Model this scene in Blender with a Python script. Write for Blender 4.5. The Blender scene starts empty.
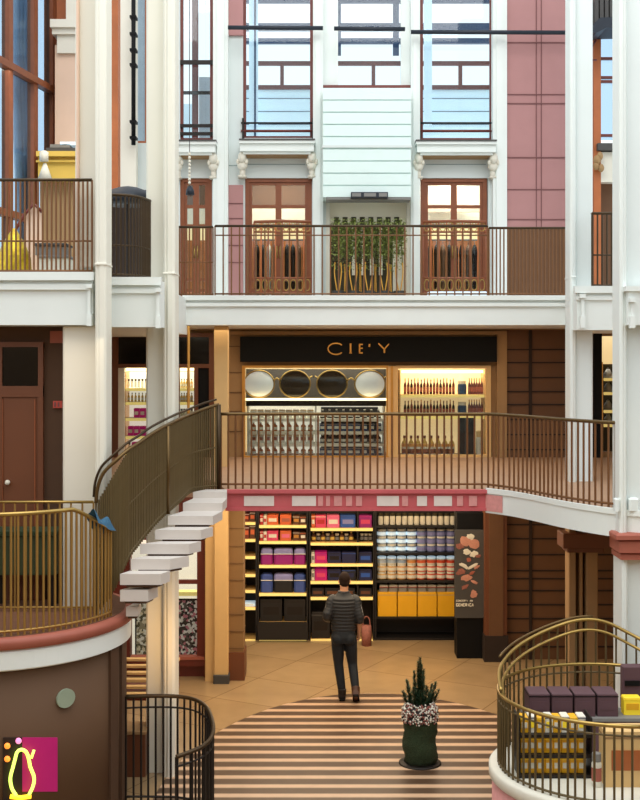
import bpy, bmesh, math, random
from mathutils import Vector, Matrix
random.seed(7)
C = bpy.context.scene.collection
PI = math.pi
F = 1200.0; HZ = 360.0; EYE = 4.85

def X(px, Y): return (px - 320.0) / F * Y
def Z(py, Y): return EYE - (py - HZ) / F * Y
def P(px, py, Y): return (X(px, Y), Y, Z(py, Y))

# ------------------------------------------------------------------ materials
def lin(c):
    out = []
    for v in c:
        v = v / 255.0
        out.append(v / 12.92 if v <= 0.04045 else ((v + 0.055) / 1.055) ** 2.4)
    return (out[0], out[1], out[2], 1.0)

def mat(name, col, rough=0.6, metal=0.0, var=0.12, scale=6.0, emit=None, es=0.0, bump=0.0, spec=0.5):
    m = bpy.data.materials.new(name); m.use_nodes = True
    nt = m.node_tree; b = nt.nodes['Principled BSDF']
    b.inputs['Roughness'].default_value = rough
    b.inputs['Metallic'].default_value = metal
    b.inputs['Specular IOR Level'].default_value = spec
    tc = nt.nodes.new('ShaderNodeTexCoord')
    nz = nt.nodes.new('ShaderNodeTexNoise'); nz.inputs['Scale'].default_value = scale; nz.inputs['Detail'].default_value = 4
    nt.links.new(tc.outputs['Object'], nz.inputs['Vector'])
    mx = nt.nodes.new('ShaderNodeMix'); mx.data_type = 'RGBA'
    l = lin(col)
    mx.inputs[6].default_value = (l[0]*(1-var), l[1]*(1-var), l[2]*(1-var), 1)
    mx.inputs[7].default_value = (min(1, l[0]*(1+var)), min(1, l[1]*(1+var)), min(1, l[2]*(1+var)), 1)
    nt.links.new(nz.outputs['Fac'], mx.inputs[0])
    nt.links.new(mx.outputs[2], b.inputs['Base Color'])
    if emit:
        b.inputs['Emission Color'].default_value = lin(emit); b.inputs['Emission Strength'].default_value = es
    if bump:
        bp = nt.nodes.new('ShaderNodeBump'); bp.inputs['Strength'].default_value = bump; bp.inputs['Distance'].default_value = 0.02
        nt.links.new(nz.outputs['Fac'], bp.inputs['Height']); nt.links.new(bp.outputs['Normal'], b.inputs['Normal'])
    return m

def speckle(name, cols, scale=30.0, rough=0.6, emit=0.0, feature='F1'):
    """patchwork of colours from a voronoi cell pattern"""
    m = bpy.data.materials.new(name); m.use_nodes = True
    nt = m.node_tree; b = nt.nodes['Principled BSDF']; b.inputs['Roughness'].default_value = rough
    tc = nt.nodes.new('ShaderNodeTexCoord'); vo = nt.nodes.new('ShaderNodeTexVoronoi'); vo.inputs['Scale'].default_value = scale
    nt.links.new(tc.outputs['Object'], vo.inputs['Vector'])
    sp = nt.nodes.new('ShaderNodeSeparateColor'); nt.links.new(vo.outputs['Color'], sp.inputs[0])
    r = nt.nodes.new('ShaderNodeValToRGB'); r.color_ramp.interpolation = 'CONSTANT'
    n = len(cols)
    while len(r.color_ramp.elements) < n: r.color_ramp.elements.new(0.5)
    for i, c in enumerate(cols):
        r.color_ramp.elements[i].position = i / n; r.color_ramp.elements[i].color = lin(c)
    nt.links.new(sp.outputs[0], r.inputs[0]); nt.links.new(r.outputs[0], b.inputs['Base Color'])
    if emit:
        nt.links.new(r.outputs[0], b.inputs['Emission Color']); b.inputs['Emission Strength'].default_value = emit
    return m

def glassmat(name, tint, fac, rough=0.03, mul=.5):
    m = bpy.data.materials.new(name); m.use_nodes = True
    nt = m.node_tree; nt.nodes.clear()
    out = nt.nodes.new('ShaderNodeOutputMaterial'); mix = nt.nodes.new('ShaderNodeMixShader')
    tr = nt.nodes.new('ShaderNodeBsdfTransparent'); tr.inputs[0].default_value = lin(tint)
    gl = nt.nodes.new('ShaderNodeBsdfGlossy'); gl.inputs['Roughness'].default_value = rough
    lw = nt.nodes.new('ShaderNodeLayerWeight'); lw.inputs[0].default_value = 0.2
    ma = nt.nodes.new('ShaderNodeMath'); ma.operation = 'ADD'; ma.use_clamp = True; ma.inputs[1].default_value = fac
    ml = nt.nodes.new('ShaderNodeMath'); ml.operation = 'MULTIPLY'; ml.inputs[1].default_value = mul
    nt.links.new(lw.outputs['Fresnel'], ml.inputs[0]); nt.links.new(ml.outputs[0], ma.inputs[0]); nt.links.new(ma.outputs[0], mix.inputs[0])
    nt.links.new(tr.outputs[0], mix.inputs[1]); nt.links.new(gl.outputs[0], mix.inputs[2]); nt.links.new(mix.outputs[0], out.inputs[0])
    return m

M = {}
def dm(key, *a, **k): M[key] = mat(key, *a, **k)
dm('white', (232, 238, 234), .55, var=.04, scale=3)
dm('facade', (214, 222, 220), .7, var=.05, scale=2)
dm('cream', (226, 221, 206), .6, var=.05, scale=2)
dm('pillar', (233, 231, 217), .55, var=.04, scale=2)
dm('pillar_cool', (226, 234, 232), .55, var=.04, scale=2)
dm('slat_white', (222, 240, 236), .5, var=.03)
dm('groove', (150, 165, 165), .8)
dm('pink', (178, 130, 128), .75, var=.08, scale=3)
dm('pink_line', (120, 78, 78), .8)
dm('red_trim', (196, 92, 96), .6, var=.15, scale=5)
dm('red_pale', (226, 214, 206), .6, var=.1, scale=12)
dm('redpink', (216, 150, 146), .6, var=.2, scale=20)
dm('terracotta', (165, 92, 74), .6)
dm('wood', (134, 74, 42), .45, var=.25, scale=9)
dm('wood_orange', (176, 98, 50), .5, var=.2, scale=6)
dm('door_brown', (108, 62, 36), .5, var=.1, scale=4)
dm('panel_brown', (104, 70, 42), .65, var=.15, scale=4)
dm('panel_line', (44, 28, 18), .8)
dm('stone_brown', (136, 104, 64), .7, var=.12, scale=4)
dm('stone_beige', (160, 126, 84), .7, var=.12, scale=4)
dm('stone_line', (110, 82, 52), .8)
dm('post_cream', (222, 184, 124), .6, var=.06)
dm('sign_black', (9, 10, 10), .6, spec=.15)
dm('black', (12, 12, 13), .6, spec=.2)
dm('shelf_black', (24, 21, 20), .5)
dm('gold', (214, 160, 84), .3, .8, emit=(214, 150, 70), es=.08)
dm('brass', (170, 142, 80), .32, .8, var=.2)
dm('brass_dull', (172, 136, 74), .4, .6, var=.15)
dm('poster_rose', (196, 138, 118), .6, var=.25, scale=40)
dm('landing_floor', (112, 74, 52), .7, var=.3, scale=14)
dm('bronze', (106, 84, 50), .4, .7, var=.2)
dm('bronze_dark', (70, 54, 34), .45, .6, var=.2)
dm('iron', (36, 30, 26), .5, .4)
dm('rail_brown', (122, 82, 48), .45, .4)
dm('redwood', (110, 44, 34), .45, var=.2)
dm('navy_bar', (20, 58, 102), .4, var=.2)
dm('navy_dark', (20, 30, 44), .5)
dm('blind', (212, 232, 242), .6, var=.04, emit=(205, 230, 244), es=.42)  # glow painted in for sky light coming through the blinds
dm('blind_line', (110, 130, 150), .7)
dm('floor_l1', (176, 140, 112), .55, var=.12, scale=5)
dm('tread', (214, 206, 198), .55, var=.07)
dm('drum', (94, 66, 42), .75, var=.1, scale=2)
dm('drum_dark', (80, 54, 34), .75, var=.1)
dm('disc', (150, 164, 142), .6)
dm('magenta', (168, 16, 96), .5, emit=(168, 16, 96), es=.3)
dm('poster_dark', (34, 18, 16), .5)
dm('neon', (226, 255, 130), .4, emit=(220, 255, 96), es=1.5)
dm('neon_yellow', (250, 216, 50), .4, emit=(255, 200, 40), es=1.6)
dm('glow_orange', (255, 150, 60), .4, emit=(255, 140, 50), es=1.2)
dm('glow_pink', (255, 140, 190), .4, emit=(255, 140, 190), es=1.2)
dm('warm_lamp', (255, 226, 170), .4, emit=(255, 214, 150), es=5.0)
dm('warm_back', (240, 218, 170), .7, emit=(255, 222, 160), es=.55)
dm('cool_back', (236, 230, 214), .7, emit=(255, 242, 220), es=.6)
dm('shelf_edge', (236, 214, 130), .5, emit=(255, 224, 130), es=.45)
dm('shelf_wood', (206, 164, 96), .5)
dm('yellow', (236, 176, 26), .5, var=.08)
dm('yellow_bright', (246, 214, 50), .5, emit=(246, 210, 40), es=.12)
dm('pale', (226, 222, 206), .5)
dm('grey', (128, 126, 122), .6)
dm('grey_dark', (70, 68, 66), .6)
dm('mauve', (92, 64, 70), .7)
dm('moss', (40, 54, 26), .9, var=.5, scale=60, bump=.8)
dm('leaf', (58, 84, 42), .7, var=.4, scale=20)
dm('hood', (246, 238, 216), .6, var=.04)
dm('leaf_dark', (46, 78, 48), .7, var=.4, scale=30)
dm('bamboo_leaf', (122, 134, 62), .6, var=.35, scale=25)
dm('stem', (206, 150, 50), .5)
dm('stem_brown', (90, 70, 34), .6)
dm('pot_dark', (40, 36, 30), .6)
dm('skin', (206, 152, 118), .5, var=.06, scale=15)
dm('hair', (34, 21, 14), .8, var=.2, scale=60, spec=.2)
dm('bronze_olive', (100, 84, 52), .45, .3, var=.2)
dm('jacket', (36, 39, 43), .5, var=.15, scale=14)
dm('jacket_rib', (22, 22, 24), .6)
dm('jacket_side', (160, 160, 158), .6)
dm('hem', (84, 52, 30), .7)
dm('trousers', (18, 26, 34), .75, var=.2, scale=20)
dm('boot', (26, 20, 17), .45)
dm('boot_brown', (78, 48, 32), .5)
dm('bluecloth', (48, 92, 120), .8, var=.3, scale=40)
dm('green_box', (54, 62, 32), .7)
dm('goldfoil', (214, 178, 40), .3, .5, var=.6, scale=18, bump=.8)
dm('curtain', (196, 202, 212), .8, var=.15, scale=5)
dm('yellow_paint', (222, 186, 84), .6, var=.06)
dm('peach', (228, 196, 172), .6, var=.05)
dm('interior_amber', (170, 104, 56), .6, var=.45, scale=3, emit=(190, 110, 50), es=.06)
dm('interior_dark', (40, 26, 18), .7)
dm('olive_dark', (62, 56, 36), .7)
dm('red_sign', (190, 74, 62), .6)
dm('tile_floor', (170, 136, 92), .28, var=.1, scale=1.5)
M['glass'] = glassmat('glass', (240, 246, 248), .03)
M['glass_blue'] = glassmat('glass_blue', (214, 230, 242), .02, mul=.12)
M['glass_dark'] = mat('glass_dark', (16, 15, 15), .12)
M['lens_dark'] = mat('lens_dark', (20, 17, 15), .15)
M['lens_white'] = mat('lens_white', (222, 226, 222), .2, emit=(230, 236, 232), es=.25)

def floor_tiles():
    m = bpy.data.materials.new('stone_floor'); m.use_nodes = True; nt = m.node_tree; b = nt.nodes['Principled BSDF']
    b.inputs['Roughness'].default_value = .25
    tc = nt.nodes.new('ShaderNodeTexCoord'); br = nt.nodes.new('ShaderNodeTexBrick')
    br.offset = 0.0; br.inputs['Scale'].default_value = 1.0; br.inputs['Brick Width'].default_value = 1.2; br.inputs['Row Height'].default_value = 1.2
    br.inputs['Mortar Size'].default_value = .008
    br.inputs['Color1'].default_value = lin((190, 160, 118)); br.inputs['Color2'].default_value = lin((178, 148, 108)); br.inputs['Mortar'].default_value = lin((146, 116, 80))
    mp = nt.nodes.new('ShaderNodeMapping'); mp.inputs['Rotation'].default_value = (0, 0, .5)
    nt.links.new(tc.outputs['Object'], mp.inputs['Vector']); nt.links.new(mp.outputs[0], br.inputs['Vector'])
    nz = nt.nodes.new('ShaderNodeTexNoise'); nz.inputs['Scale'].default_value = 2.2; nz.inputs['Detail'].default_value = 6
    nt.links.new(tc.outputs['Object'], nz.inputs['Vector'])
    mx = nt.nodes.new('ShaderNodeMix'); mx.data_type = 'RGBA'; mx.blend_type = 'MULTIPLY'; mx.inputs[0].default_value = .5
    nt.links.new(br.outputs[0], mx.inputs[6]); nt.links.new(nz.outputs['Fac'], mx.inputs[7])
    sc = nt.nodes.new('ShaderNodeMix'); sc.data_type = 'RGBA'; sc.inputs[0].default_value = .35
    nt.links.new(mx.outputs[2], sc.inputs[6]); nt.links.new(br.outputs[0], sc.inputs[7])
    nt.links.new(sc.outputs[2], b.inputs['Base Color'])
    return m
M['stone_floor'] = floor_tiles()

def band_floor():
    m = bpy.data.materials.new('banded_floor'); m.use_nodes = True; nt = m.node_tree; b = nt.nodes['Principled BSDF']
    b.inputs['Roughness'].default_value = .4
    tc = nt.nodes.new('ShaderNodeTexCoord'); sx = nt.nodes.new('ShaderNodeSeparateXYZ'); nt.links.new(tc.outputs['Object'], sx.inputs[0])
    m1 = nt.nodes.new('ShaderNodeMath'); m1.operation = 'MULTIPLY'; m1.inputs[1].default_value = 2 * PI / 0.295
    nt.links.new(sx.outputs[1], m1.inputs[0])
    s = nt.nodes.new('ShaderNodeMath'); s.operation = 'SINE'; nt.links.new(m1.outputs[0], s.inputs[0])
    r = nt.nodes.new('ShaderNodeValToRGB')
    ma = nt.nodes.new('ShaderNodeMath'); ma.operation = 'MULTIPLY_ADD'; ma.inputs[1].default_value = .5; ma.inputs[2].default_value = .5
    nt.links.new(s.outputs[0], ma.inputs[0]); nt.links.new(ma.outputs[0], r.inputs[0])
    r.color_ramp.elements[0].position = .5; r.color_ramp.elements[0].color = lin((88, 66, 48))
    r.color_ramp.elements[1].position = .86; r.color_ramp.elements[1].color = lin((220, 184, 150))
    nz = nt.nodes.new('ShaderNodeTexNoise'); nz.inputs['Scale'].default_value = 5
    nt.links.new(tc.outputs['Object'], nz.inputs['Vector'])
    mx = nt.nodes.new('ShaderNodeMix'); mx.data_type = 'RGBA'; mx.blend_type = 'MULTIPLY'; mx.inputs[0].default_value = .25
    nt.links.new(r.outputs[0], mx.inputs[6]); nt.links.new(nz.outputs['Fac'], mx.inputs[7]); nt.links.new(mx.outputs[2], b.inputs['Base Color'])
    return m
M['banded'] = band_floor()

# ------------------------------------------------------------------ mesh builder
def wloc(o):
    v = Vector((0, 0, 0))
    while o is not None:
        v += o.location; o = o.parent
    return v

class MB:
    def __init__(s): s.v = []; s.f = []; s.m = []; s.cur = 0
    def mat(s, i): s.cur = i; return s
    def add(s, vs, fs):
        b = len(s.v); s.v += [tuple(p) for p in vs]
        for f in fs: s.f.append([b + i for i in f]); s.m.append(s.cur)
        return s
    def box(s, x0, x1, y0, y1, z0, z1):
        if x0 > x1: x0, x1 = x1, x0
        if y0 > y1: y0, y1 = y1, y0
        if z0 > z1: z0, z1 = z1, z0
        return s.add([(x0,y0,z0),(x1,y0,z0),(x1,y1,z0),(x0,y1,z0),(x0,y0,z1),(x1,y0,z1),(x1,y1,z1),(x0,y1,z1)],
              [(0,3,2,1),(4,5,6,7),(0,1,5,4),(1,2,6,5),(2,3,7,6),(3,0,4,7)])
    def bbox(s, x0, x1, y0, y1, z0, z1, c=.01):
        """box with chamfered vertical edges and top"""
        c = min(c, (x1-x0)*.3, (y1-y0)*.3, (z1-z0)*.3)
        def ring(i, z): return [(x0+i+c,y0+i,z),(x1-i-c,y0+i,z),(x1-i,y0+i+c,z),(x1-i,y1-i-c,z),(x1-i-c,y1-i,z),(x0+i+c,y1-i,z),(x0+i,y1-i-c,z),(x0+i,y0+i+c,z)]
        rs = [ring(0, z0), ring(0, z1-c), ring(c, z1)]
        vs = sum(rs, []); fs = [tuple(reversed(range(8))), tuple(range(16, 24))]
        for k in range(2):
            for i in range(8):
                j = (i+1) % 8; fs.append((k*8+i, k*8+j, k*8+8+j, k*8+8+i))
        return s.add(vs, fs)
    def pb(s, x0, y0, x1, y1, Y, d=.05):
        """box whose near face at depth Y covers the picture rectangle, d deep going back"""
        s.k = getattr(s, 'k', -1) + 1; e = .0007*(s.k % 7)   # keeps overlapping laths of one frame from sharing a plane
        return s.box(X(x0,Y), X(x1,Y), Y-e, Y+d-e*.5, Z(y1,Y), Z(y0,Y))
    def tube(s, pts, r, n=8, closed=False, r2=None):
        pts = [Vector(p) for p in pts]; N = len(pts); rings = []
        up = Vector((0,0,1)); prev = None
        for i, p in enumerate(pts):
            if closed: t = (pts[(i+1)%N] - pts[i-1])
            else: t = pts[min(i+1,N-1)] - pts[max(i-1,0)]
            t.normalize()
            if prev is None:
                a = up if abs(t.dot(up)) < .95 else Vector((0,1,0))
                nrm = (a - t*a.dot(t)).normalized()
            else:
                nrm = prev - t*prev.dot(t)
                nrm = nrm.normalized() if nrm.length > 1e-6 else prev
            prev = nrm; bn = t.cross(nrm)
            rr = r if r2 is None else r + (r2-r)*i/max(1,N-1)
            if isinstance(r, (list, tuple)): rr = r[i]
            rings.append([p + (nrm*math.cos(2*PI*k/n) + bn*math.sin(2*PI*k/n))*rr for k in range(n)])
        vs = sum(rings, []); fs = []
        for i in range(N if closed else N-1):
            j = (i+1) % N
            for k in range(n):
                l = (k+1) % n; fs.append((i*n+k, i*n+l, j*n+l, j*n+k))
        if not closed: fs += [tuple(reversed(range(n))), tuple(range((N-1)*n, N*n))]
        return s.add(vs, fs)
    def lathe(s, prof, c=(0,0,0), n=24, cap=True):
        vs = []; fs = []
        for (r, z) in prof:
            for k in range(n):
                a = 2*PI*k/n; vs.append((c[0]+r*math.cos(a), c[1]+r*math.sin(a), c[2]+z))
        for i in range(len(prof)-1):
            for k in range(n):
                l = (k+1) % n; fs.append((i*n+k, i*n+l, (i+1)*n+l, (i+1)*n+k))
        if cap: fs += [tuple(reversed(range(n))), tuple(range((len(prof)-1)*n, len(prof)*n))]
        return s.add(vs, fs)
    def prism(s, poly, z0, z1):
        n = len(poly)
        vs = [(x,y,z0) for x,y in poly] + [(x,y,z1) for x,y in poly]
        fs = [tuple(reversed(range(n))), tuple(range(n, 2*n))] + [(i,(i+1)%n,n+(i+1)%n,n+i) for i in range(n)]
        return s.add(vs, fs)
    def xprism(s, poly, y0, y1):
        """polygon in x,z extruded along depth"""
        n = len(poly)
        vs = [(x,y0,z) for x,z in poly] + [(x,y1,z) for x,z in poly]
        fs = [tuple(range(n)), tuple(reversed(range(n, 2*n)))] + [(i,n+i,n+(i+1)%n,(i+1)%n) for i in range(n)]
        return s.add(vs, fs)
    def ell(s, c, r, n=12, m=8):
        prof = []
        vs = []; fs = []
        for i in range(m+1):
            t = PI*i/m
            for k in range(n):
                a = 2*PI*k/n
                vs.append((c[0]+r[0]*math.sin(t)*math.cos(a), c[1]+r[1]*math.sin(t)*math.sin(a), c[2]-r[2]*math.cos(t)))
        for i in range(m):
            for k in range(n):
                l = (k+1) % n; fs.append((i*n+k, i*n+l, (i+1)*n+l, (i+1)*n+k))
        return s.add(vs, fs)
    def loft(s, rings, n=20):
        """rings: (cx,cy,cz,rx,ry) ellipses in the horizontal plane, stacked"""
        vs = []; fs = []
        for (cx,cy,cz,rx,ry) in rings:
            for k in range(n):
                a = 2*PI*k/n; vs.append((cx+rx*math.cos(a), cy+ry*math.sin(a), cz))
        for i in range(len(rings)-1):
            for k in range(n):
                l = (k+1) % n; fs.append((i*n+k, i*n+l, (i+1)*n+l, (i+1)*n+k))
        fs += [tuple(reversed(range(n))), tuple(range((len(rings)-1)*n, len(rings)*n))]
        return s.add(vs, fs)
    def build(s, name, mats, parent=None, smooth=False, link=True):
        if not isinstance(mats, (list, tuple)): mats = [mats]
        off = wloc(parent) if parent is not None else Vector((0,0,0))
        me = bpy.data.meshes.new(name)
        me.from_pydata([(v[0]-off.x, v[1]-off.y, v[2]-off.z) for v in s.v], [], s.f)
        for m in mats: me.materials.append(M[m] if isinstance(m, str) else m)
        me.polygons.foreach_set('material_index', s.m)
        if smooth: me.polygons.foreach_set('use_smooth', [True]*len(me.polygons))
        bm = bmesh.new(); bm.from_mesh(me); bmesh.ops.recalc_face_normals(bm, faces=bm.faces[:]); bm.to_mesh(me); bm.free()
        me.update()
        o = bpy.data.objects.new(name, me); C.objects.link(o)
        if parent is not None: o.parent = parent
        return o

def tag(o, label, cat=None, group=None, kind=None):
    if label: o['label'] = label
    if cat: o['category'] = cat
    if group: o['group'] = group
    if kind: o['kind'] = kind
    return o
def thing(name, loc, label, cat, group=None, kind=None):
    o = bpy.data.objects.new(name, None); C.objects.link(o); o.location = loc; o.empty_display_size = .1
    return tag(o, label, cat, group, kind)
def struct(o, label, cat): return tag(o, label, cat, None, 'structure')
def pivot(o, p):
    """move a single mesh thing's origin to p, keeping it in place"""
    p = Vector(p); o.data.transform(Matrix.Translation(-p)); o.location = p; return o
def dup(root, loc, label=None, group=None, rz=None, name=None):
    r = root.copy(); C.objects.link(r); r.location = loc
    if rz is not None: r.rotation_euler = (0,0,rz)
    if label: r['label'] = label
    if group: r['group'] = group
    for ch in list(root.children):
        c = ch.copy(); C.objects.link(c); c.parent = r
        for g in list(ch.children):
            d = g.copy(); C.objects.link(d); d.parent = c
    return r
ORD = ['zeroth','first','second','third','fourth','fifth','sixth','seventh','eighth','ninth','tenth','eleventh','twelfth','thirteenth','fourteenth','fifteenth','sixteenth','seventeenth','eighteenth','nineteenth','twentieth','twenty-first','twenty-second','twenty-third','twenty-fourth']

def catmull(pts, k=6):
    pts = [Vector(p) for p in pts]; out = []
    for i in range(len(pts)-1):
        p0 = pts[max(i-1,0)]; p1 = pts[i]; p2 = pts[i+1]; p3 = pts[min(i+2,len(pts)-1)]
        for j in range(k):
            t = j/k
            out.append(.5*((2*p1)+(-p0+p2)*t+(2*p0-5*p1+4*p2-p3)*t*t+(-p0+3*p1-3*p2+p3)*t**3))
    out.append(pts[-1]); return out
def resample(pts, n):
    pts = [Vector(p) for p in pts]; L = [0]
    for a, b in zip(pts, pts[1:]): L.append(L[-1] + (b-a).length)
    out = []; j = 0
    for i in range(n):
        d = L[-1]*i/(n-1)
        while j < len(L)-2 and L[j+1] < d: j += 1
        t = (d-L[j])/max(1e-9, L[j+1]-L[j]); out.append(pts[j].lerp(pts[j+1], min(1,t)))
    return out

BAL = {}
def baluster(parent, p, h, r, material, sub='baluster'):
    key = (r, material)
    if key not in BAL:
        b = MB(); b.lathe([(r,0),(r,1)], n=8); tmp = b.build('baluster_source', material); BAL[key] = tmp.data
        bpy.data.objects.remove(tmp)
    o = bpy.data.objects.new(sub, BAL[key]); C.objects.link(o); o.parent = parent
    w = wloc(parent); o.location = Vector(p) - w; o.scale = (1, 1, h)
    return o

def railing(label, base, top, n, rb=.012, rt=.022, matl='bronze', mid=(), group='railings of the galleries and stairs', name='railing', bottom=.05, ends=False, matt=None, extra=None, bottomrail=True, root=None):
    """base, top: matching lists of points along the foot and the handrail"""
    root = root or thing(name, tuple(base[0]), label, 'railing', group)
    MB().tube(top, rt, 8).build('handrail', matt or matl, root, True)
    if bottomrail:
        MB().tube([Vector(p)+Vector((0,0,bottom)) for p in base], rb*1.1, 6).build('bottom_rail', matl, root, True)
    for f in mid:
        MB().tube([Vector(a).lerp(Vector(b), f) for a, b in zip(base, top)], rb*.9, 6).build('middle_rail', matl, root, True)
    bb = resample(base, 400); tt = resample(top, 400)
    for i in range(n):
        k = int(round(i*399/(n-1))); a = bb[k]; t = tt[k]
        baluster(root, (a.x, a.y, a.z), t.z-a.z, rb, matl)
    return root

def fill(mb, x0, y0, x1, y1, Y, d, holes):
    xs = sorted({x0, x1, *[v for h in holes for v in (h[0], h[2]) if x0 < v < x1]})
    ys = sorted({y0, y1, *[v for h in holes for v in (h[1], h[3]) if y0 < v < y1]})
    for a, b in zip(xs, xs[1:]):
        start = None
        for c, e in zip(ys, ys[1:]):
            mx, my = (a+b)/2, (c+e)/2
            solid = not any(h[0] < mx < h[2] and h[1] < my < h[3] for h in holes)
            if solid and start is None: start = c
            if not solid and start is not None: mb.pb(a, start, b, c, Y, d); start = None
        if start is not None: mb.pb(a, start, b, y1, Y, d)
    return mb

L1 = 3.25; L2 = 5.77
# ================================================================== SETTING
struct(MB().box(-9, 9, -4, 21.6, -.2, 0).build('floor', 'stone_floor'), 'polished beige stone ground floor of the arcade', 'floor')
# oval of pale and dark bands on the ground floor
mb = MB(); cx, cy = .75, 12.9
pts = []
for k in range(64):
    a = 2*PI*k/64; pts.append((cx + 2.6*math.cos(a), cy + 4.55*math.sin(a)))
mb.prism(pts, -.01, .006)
struct(mb.build('floor_bands', 'banded'), 'oval of dark and pale bands on the ground floor', 'floor')

# first floor slab with curved front on the right
edge = [(485,14.8),(508,14.5),(530,14.1),(560,13.5),(590,13.05),(612,12.8),(640,12.6),(700,12.45),(760,12.4)]
edge_w = [(p.x, p.y) for p in catmull([(X(a,b), b, 0) for a, b in edge], 4)]
slab_poly = [(-6,21.6),(-6,16.0),(X(212,16.0),16.0),(X(226,14.8),14.8)] + edge_w + [(9,12.4),(9,21.6)]
struct(MB().prism(slab_poly, 3.02, L1).build('floor_upper', 'floor_l1'), 'pinkish stone floor slab of the first floor gallery', 'floor')
# red and white fascia in front of it
def fascia(poly_front, z0, z1, t=.05):
    mb = MB(); n = len(poly_front)
    for (a, b) in zip(poly_front, poly_front[1:]):
        mb.prism([(a[0],a[1]-t),(b[0],b[1]-t),(b[0],b[1]-.002),(a[0],a[1]-.002)], z0, z1)
    return mb
mb = MB(); xa, xb = X(226,14.8), X(487,14.8)
mb.box(xa, xb, 14.74, 14.8, Z(510,14.74), Z(492,14.74)); mb.box(xa, xb, 14.70, 14.8, Z(493.5,14.7), Z(490,14.7)); mb.box(xa, xb, 14.72, 14.8, Z(511,14.72), Z(508,14.72))
mb.mat(1)
for a, b in ((244,274),(292,316),(377,399),(417,427),(434,452)): mb.pb(a, 496, b, 506, 14.73, .02)
mb.mat(2)
for a, b in ((318,323),(326,330),(334,342),(346,352),(356,362),(402,408),(457,463),(469,477)): mb.pb(a, 496, b, 506, 14.73, .02)
struct(mb.build('trim_1', ['red_trim','red_pale','redpink']), 'red fascia with pale panels along the first floor edge', 'trim')
mb = fascia(edge_w, 2.975, L1+.01, .06)
fm = fascia(edge_w, L1-.035, L1+.025, .085); mb.add(fm.v, fm.f)
mb.mat(1); pk = edge_w[:4]
f2 = fascia([(p[0]-.002,p[1]-.012) for p in pk], 3.0, L1-.05, .058); mb.add(f2.v, f2.f)
struct(mb.build('trim_2', ['white','redpink']), 'white curved fascia of the first floor gallery on the right', 'trim')

# second floor slabs (galleries)
def gal(name, boxes, label):
    mb = MB()
    for b in boxes: mb.box(*b)
    return struct(mb.build(name, 'white'), label, 'floor')
zb = Z(325,17.5)
gal('floor_gallery', [(-2.0, 4.5, 17.5, 20.1, zb, L2), (-2.0, 4.5, 17.44, 17.52, L2-.05, L2+.02), (-2.0, 4.5, 17.46, 17.52, L2-.14, L2-.09), (4.5,9,17.5,20.1,zb,L2)], 'white edged second floor gallery slab across the back')
za = Z(325,13.0)
gal('floor_gallery_left', [(-8, X(93,13.0), 13.0, 13.4, za, L2), (-8,-2.42,13.4,20.1,za,L2), (-8, X(94,12.95), 12.93, 13.05, L2-.06, L2+.03), (-8, X(93,12.97), 12.96, 13.05, L2-.16, L2-.10),
     (-2.45, X(160,13.5), 13.5, 13.9, Z(327,13.5), L2-.02), (-2.45,-1.95,13.9,17.6,Z(327,13.5),L2-.02), (-2.45, X(161,13.45), 13.44, 13.55, L2-.08, L2+.01), (-2.45, X(160,13.47), 13.47, 13.55, L2-.17, L2-.12)], 'white second floor gallery slab at the left, stepping around the pillars')
gal('floor_gallery_right', [(X(577,15.45), 9, 15.45, 15.8, Z(330,15.45), L2), (3.58, 9, 15.8, 17.5, Z(330,15.45), L2), (X(575,15.4), 9, 15.39, 15.5, L2-.06, L2+.03), (X(577,15.4), 9, 15.42, 15.5, L2-.15, L2-.10)], 'white second floor gallery slab on the right between the pillars')
# brackets at the fascia ends
def bracket_strip(name, px, y0, y1, Y):
    mb = MB(); mb.pb(px-1.5, y0, px+1.5, y1-12, Y, .05); mb.pb(px-2.5, y1-12, px+2.5, y1, Y-.02, .07); mb.pb(px-3, y0-2, px+3, y0+2, Y-.03, .08)
    return mb.build(name, 'white')
for i, (px, y0, y1, Y) in enumerate(((89,286,326,12.94),(158,290,328,13.42),(583,296,328,15.38),(633,300,328,12.42))):
    struct(bracket_strip('trim_%d' % (3+i), px, y0, y1, Y), ['slim scroll bracket at the end of the left gallery fascia','slim scroll bracket on the fascia between the two left pillars','slim scroll bracket on the fascia right of the gallery','slim scroll bracket at the right picture edge pillar'][i], 'trim')
mb = MB(); mb.pb(628,290,720,325,12.46,.12); mb.pb(626,286,720,291,12.42,.2)
struct(mb.build('trim_7', 'white'), 'white gallery fascia on the near right pillar', 'trim')

# pillars
def pillar(name, label, parts, m='pillar', extra=None):
    root = thing(name, (0,0,0), label, 'pillar', None, 'structure')
    for nm, b, mm in parts:
        mb = MB()
        for q in (b if isinstance(b, list) else [b]): mb.bbox(*q, c=.02)
        mb.build(nm, mm, root)
    return root
def pxr(x0, x1, Y, d, z0, z1):
    # picture columns x0..x1 including the side face that shows
    return (X(x0, Y+d if x0 > 320 else Y), X(x1, Y+d if x1 < 320 else Y), Y, Y+d, z0, z1)
pillar('pillar', 'tall cream pillar left of the spiral stair, behind the landing railing', [
  ('shaft', [pxr(62.5,107,13.1,.3,0,za-.002), pxr(75,107,13.22,.2,L2+.03,12.5)], 'cream'),
  ('pilaster', [pxr(95,112,12.86,.36,0,12.5), pxr(98,109,12.84,.2,0,12.5)], 'pillar'),
  ('cap', [pxr(94.5,112.5,12.83,.38,L2+.1,L2+.12)], 'pillar'),
  ('edge_strip', [pxr(76,80,13.17,.06,L2+.03,12.5)], 'peach')])
pillar('pillar', 'tall cream pillar whose foot stands behind the stair steps', [
  ('shaft', [pxr(146,175,14.1,.3,0,12.5)], 'pillar'),
  ('pilaster', [pxr(163,179,13.95,.4,0,12.5), pxr(166,176,13.93,.2,0,12.5)], 'pillar'),
  ('cap', [pxr(162.5,179.5,13.92,.42,L2+.08,L2+.1)], 'pillar')])
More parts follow.
